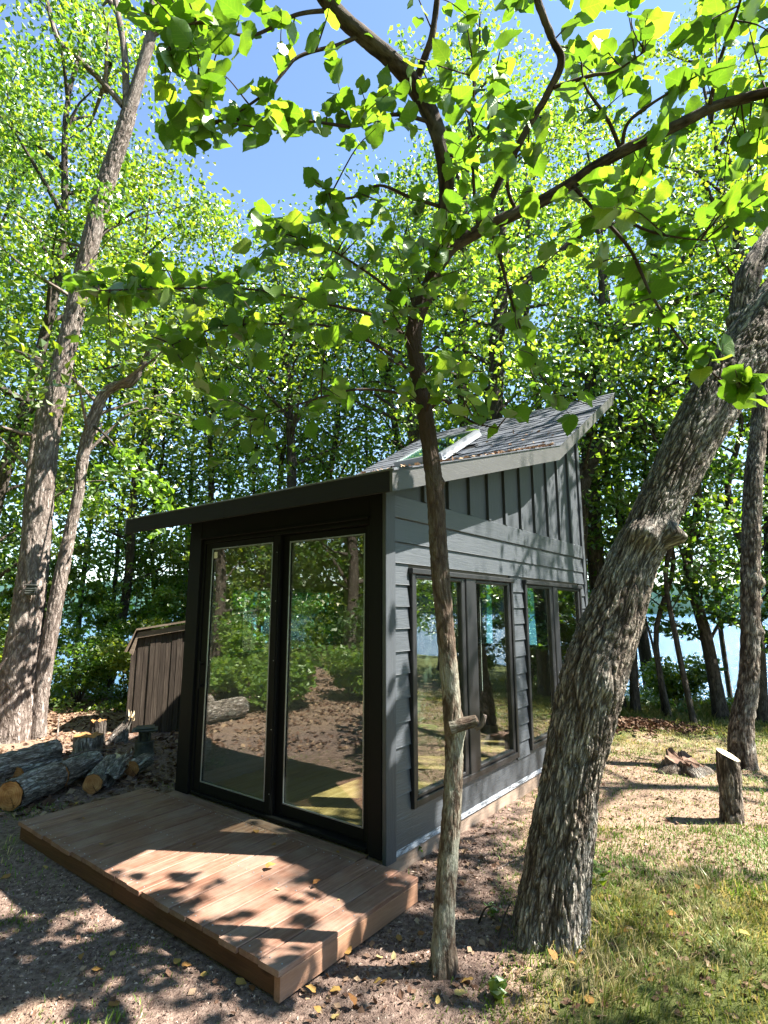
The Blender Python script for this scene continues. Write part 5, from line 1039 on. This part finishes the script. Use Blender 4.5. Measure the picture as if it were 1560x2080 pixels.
# litter on the roof's low slope, thick along the fold
s_ = np.concatenate([2.46 - np.abs(rg.normal(size=240)) * .8, rg.uniform(-.3, 2.4, 80), 2.5 + np.abs(rg.normal(size=60)) * .5]); f_ = np.concatenate([-.35 + np.abs(rg.normal(size=300)) * .25, rg.uniform(-.3, 2.6, 80)])
s_ = np.clip(s_, -.35, 4.6); zr = np.array([roofz(a) for a in s_]) + .016; P = np.array([LW(a, b_) for a, b_ in zip(s_, f_)]); flat_leaves('roof_litter', P[:, 0], P[:, 1], .045 + 0 * s_, 'litter', rg.uniform(.45, 1, len(s_)), .004, .5, zr, 'dry leaves lying along the roof edge')
# wood chips and crumbs on the bare soil
def chd(x, y): return np.where(inside(x, y, .005), 0, np.clip(.75 - lawn(x, y) + .5 * fbm(x, y, 2.2, 81), 0.03, 1))
x, y = scatter(80000, -2.8, 1.4, 1.5, 4.2, chd, rg); x2, y2 = scatter(9000, -4.0, -1.6, 4.2, 7.0, chd, rg); x3, y3 = scatter(14000, .3, 3.0, 3.2, 7.0, chd, rg)
x = np.concatenate([x, x2, x3]); y = np.concatenate([y, y2, y3]); n = len(x); P = np.stack([x, y, gheight(x, y)], -1); s = (.0035 + .009 * rg.uniform(0, 1, n) ** 3)[:, None]
d1 = unit(rg.normal(size=(n, 3))) * s * 1.5; d2 = unit(rg.normal(size=(n, 3))) * s * .8; up_ = np.array([0, 0, 1.0]) * s * .7
V = np.stack([P - d1 - up_ * .4, P + d2 - up_ * .4, P + d1 - up_ * .4, P + up_], 1).reshape(-1, 3); k = np.arange(n) * 4
F = np.stack([np.stack([k, k + 1, k + 3], -1), np.stack([k + 1, k + 2, k + 3], -1), np.stack([k + 2, k, k + 3], -1)], 1).reshape(-1, 3)
link('wood_chips', mesh_np('wood_chips', V, F, M['chips'], False, {'rnd': ('FACE', 'FLOAT', np.repeat(rg.uniform(0, 1, n) ** 1.6, 3))}), kind='stuff')['label'] = 'wood chips and crumbs on the bare soil'
# single fallen leaves: on the deck each named by where it lies
lm2 = [mesh_np('fallen_leaf', v * [.8, 1, 1.1], f, M['leaf_dry'], True, {'rnd': ('FACE', 'FLOAT', np.full(len(f), .1 * i))}, uv=v[:, :2]) for i, (v, f) in enumerate(HV)]
def fallen(px, py, z, size, label, group, k, stand=.0, green=False):
    p = onz(px, py, z); o = link('fallen_leaf', lm2[k % 6]); r = np.random.RandomState(900 + k); o.scale = (size,) * 3
    o.rotation_euler = (r.uniform(-.3, .3) + stand, r.uniform(-.3, .3), r.uniform(0, 6.28)); o.location = (p[0], p[1], z + .004 + size * .3 * (stand > 0)); tag(o, label, 'leaf', group)
FD = [(520, 1700 - 12, 'bright green-yellow leaf lying against the door sill', .05), (395, 1718, 'small yellow leaf in the shade near the left deck boards', .03), (455, 1702, 'pale crumpled leaf on the shaded deck below the sun patch', .03), (205, 1717, 'little orange leaf on the shaded left part of the deck', .03), (540, 1767, 'long pale leaf standing up in the middle of the sunny deck', .055),
      (562, 1808, 'round yellow leaf on the sunny deck below the standing one', .04), (636, 1803, 'narrow yellow-green leaf on the deck towards the right boards', .045), (684, 1730, 'tiny yellow leaf near the border board at the right end of the door', .03), (168, 1662, 'tiny tan leaf on the far left corner boards of the deck', .02), (560, 1716, 'small yellow-green leaf at the shadow edge on the deck', .03), (690, 1828, 'small tan leaf near the right end of the deck', .025)]
for k, (px, py, lb, s_) in enumerate(FD): fallen(px, py, .131, s_, lb, 'leaves fallen on the deck', k, .5 if k in (4, 6) else 0)
k = 20; r = np.random.RandomState(5)
FG = [(165, 1940), (228, 1942), (190, 1972), (362, 1957), (370, 1964), (410, 1985), (480, 1995), (510, 2004), (230, 2045), (800, 1955), (850, 1900), (812, 1912), (705, 1945), (705, 1972), (770, 1946), (760, 2005), (775, 2005), (838, 1960), (640, 2020), (690, 2010), (650, 2060), (675, 2070), (720, 2050), (925, 2020), (960, 1990), (1080, 1975), (1130, 1955), (1170, 1960), (1280, 1890), (1330, 1990), (1370, 1860), (1420, 1810), (1450, 1920), (1240, 1790), (1300, 1700), (1350, 1960), (1500, 1900), (1200, 2040), (1530, 1990), (1180, 1930), (1010, 1890), (890, 2045), (20, 1780), (90, 1760), (60, 1690), (150, 1640), (110, 1650)]
REG = [('on the soil before the long deck skirt', lambda x, y: x < 560 and y >= 1900), ('on the soil off the right end of the deck', lambda x, y: 560 <= x < 870 and y < 2000), ('at the bottom near the slender tree', lambda x, y: 560 <= x < 1060 and y >= 2000),
       ('round the leaning tree foot', lambda x, y: 870 <= x < 1200), ('on the right-hand lawn', lambda x, y: x >= 1200), ('left of the deck by the logs', lambda x, y: True)]
rg_ = [next(i for i, (_, t_) in enumerate(REG) if t_(x, y)) for x, y in FG]
for q, (px, py) in enumerate(FG):
    mates = sorted([j for j in range(len(FG)) if rg_[j] == rg_[q]], key=lambda j: FG[j][0] + FG[j][1] * .001); lb = ORD[mates.index(q)] + ' yellow leaf from the left ' + REG[rg_[q]][0]
    p = onz(px, py, 0); fallen(px, py, G(p[0], p[1]) + .008, r.uniform(.028, .055), lb, 'yellow leaves fallen on the ground', k, r.choice([0, 0, .6])); k += 1
# seedling plants at the wall foot and small weeds
def weed(px, py, n, h, mat, seed, label, ls=.03):
    p = onz(px, py, 0); z0 = G(p[0], p[1]); o = np.array([p[0], p[1], z0]); rr = np.random.RandomState(seed); root = thing('weed', label, 'plant', o)
    st_ = []; pts = []
    for i in range(n):
        e = o + np.array([rr.normal() * h * .35, rr.normal() * h * .35, h * rr.uniform(.6, 1)]); st_.append(tube([o, (o + e) / 2 + [0, 0, .2 * h], e], [.002, .0015, .0008], 4, 7, cap=False)); pts += [o + (e - o) * w for w in (.5, .65, .8, .9, 1)]
    link('stems', tube_mesh('stems', tube_merge(st_), M['bark_left'], o), root)
    pts = np.array(pts) + rr.normal(size=(len(pts), 3)) * .008; link('leaves', leaf_cards(pts, ls, .6, M[mat], 'leaves', rr.uniform(0, 1, len(pts)), o, rng=rr), root)
weed(800, 1738, 9, .17, 'grass', 1, 'dry wispy weed growing at the foot of the studio corner', .02)
weed(845, 1745, 7, .09, 'leaf_a', 2, 'small green weed between the deck and the slender tree')
weed(1195, 1842, 4, .20, 'leaf_b', 3, 'single upright seedling at the right foot of the leaning tree', .05)
weed(1010, 2035, 8, .07, 'leaf_b', 4, 'broad-leaved green weed in the foreground grass', .05)
weed(1000, 1880, 6, .08, 'leaf_a', 5, 'small weed between the slender and the leaning tree')
for k, (px, py) in enumerate([(1385, 1455), (1300, 1445), (1340, 1448)]): weed(px, py, 9, .22, 'leaf_c' if k == 0 else 'leaf_b', 10 + k, ['small dark bushy plant on the bank in front of the water', 'light green plant on the bank nearest the leaning trunk', 'light green plant on the bank in the middle'][k], .07)
print('tris', sum(len(o.data.polygons) for o in bpy.data.objects if o.type == 'MESH'), 'objects', len(bpy.data.objects))
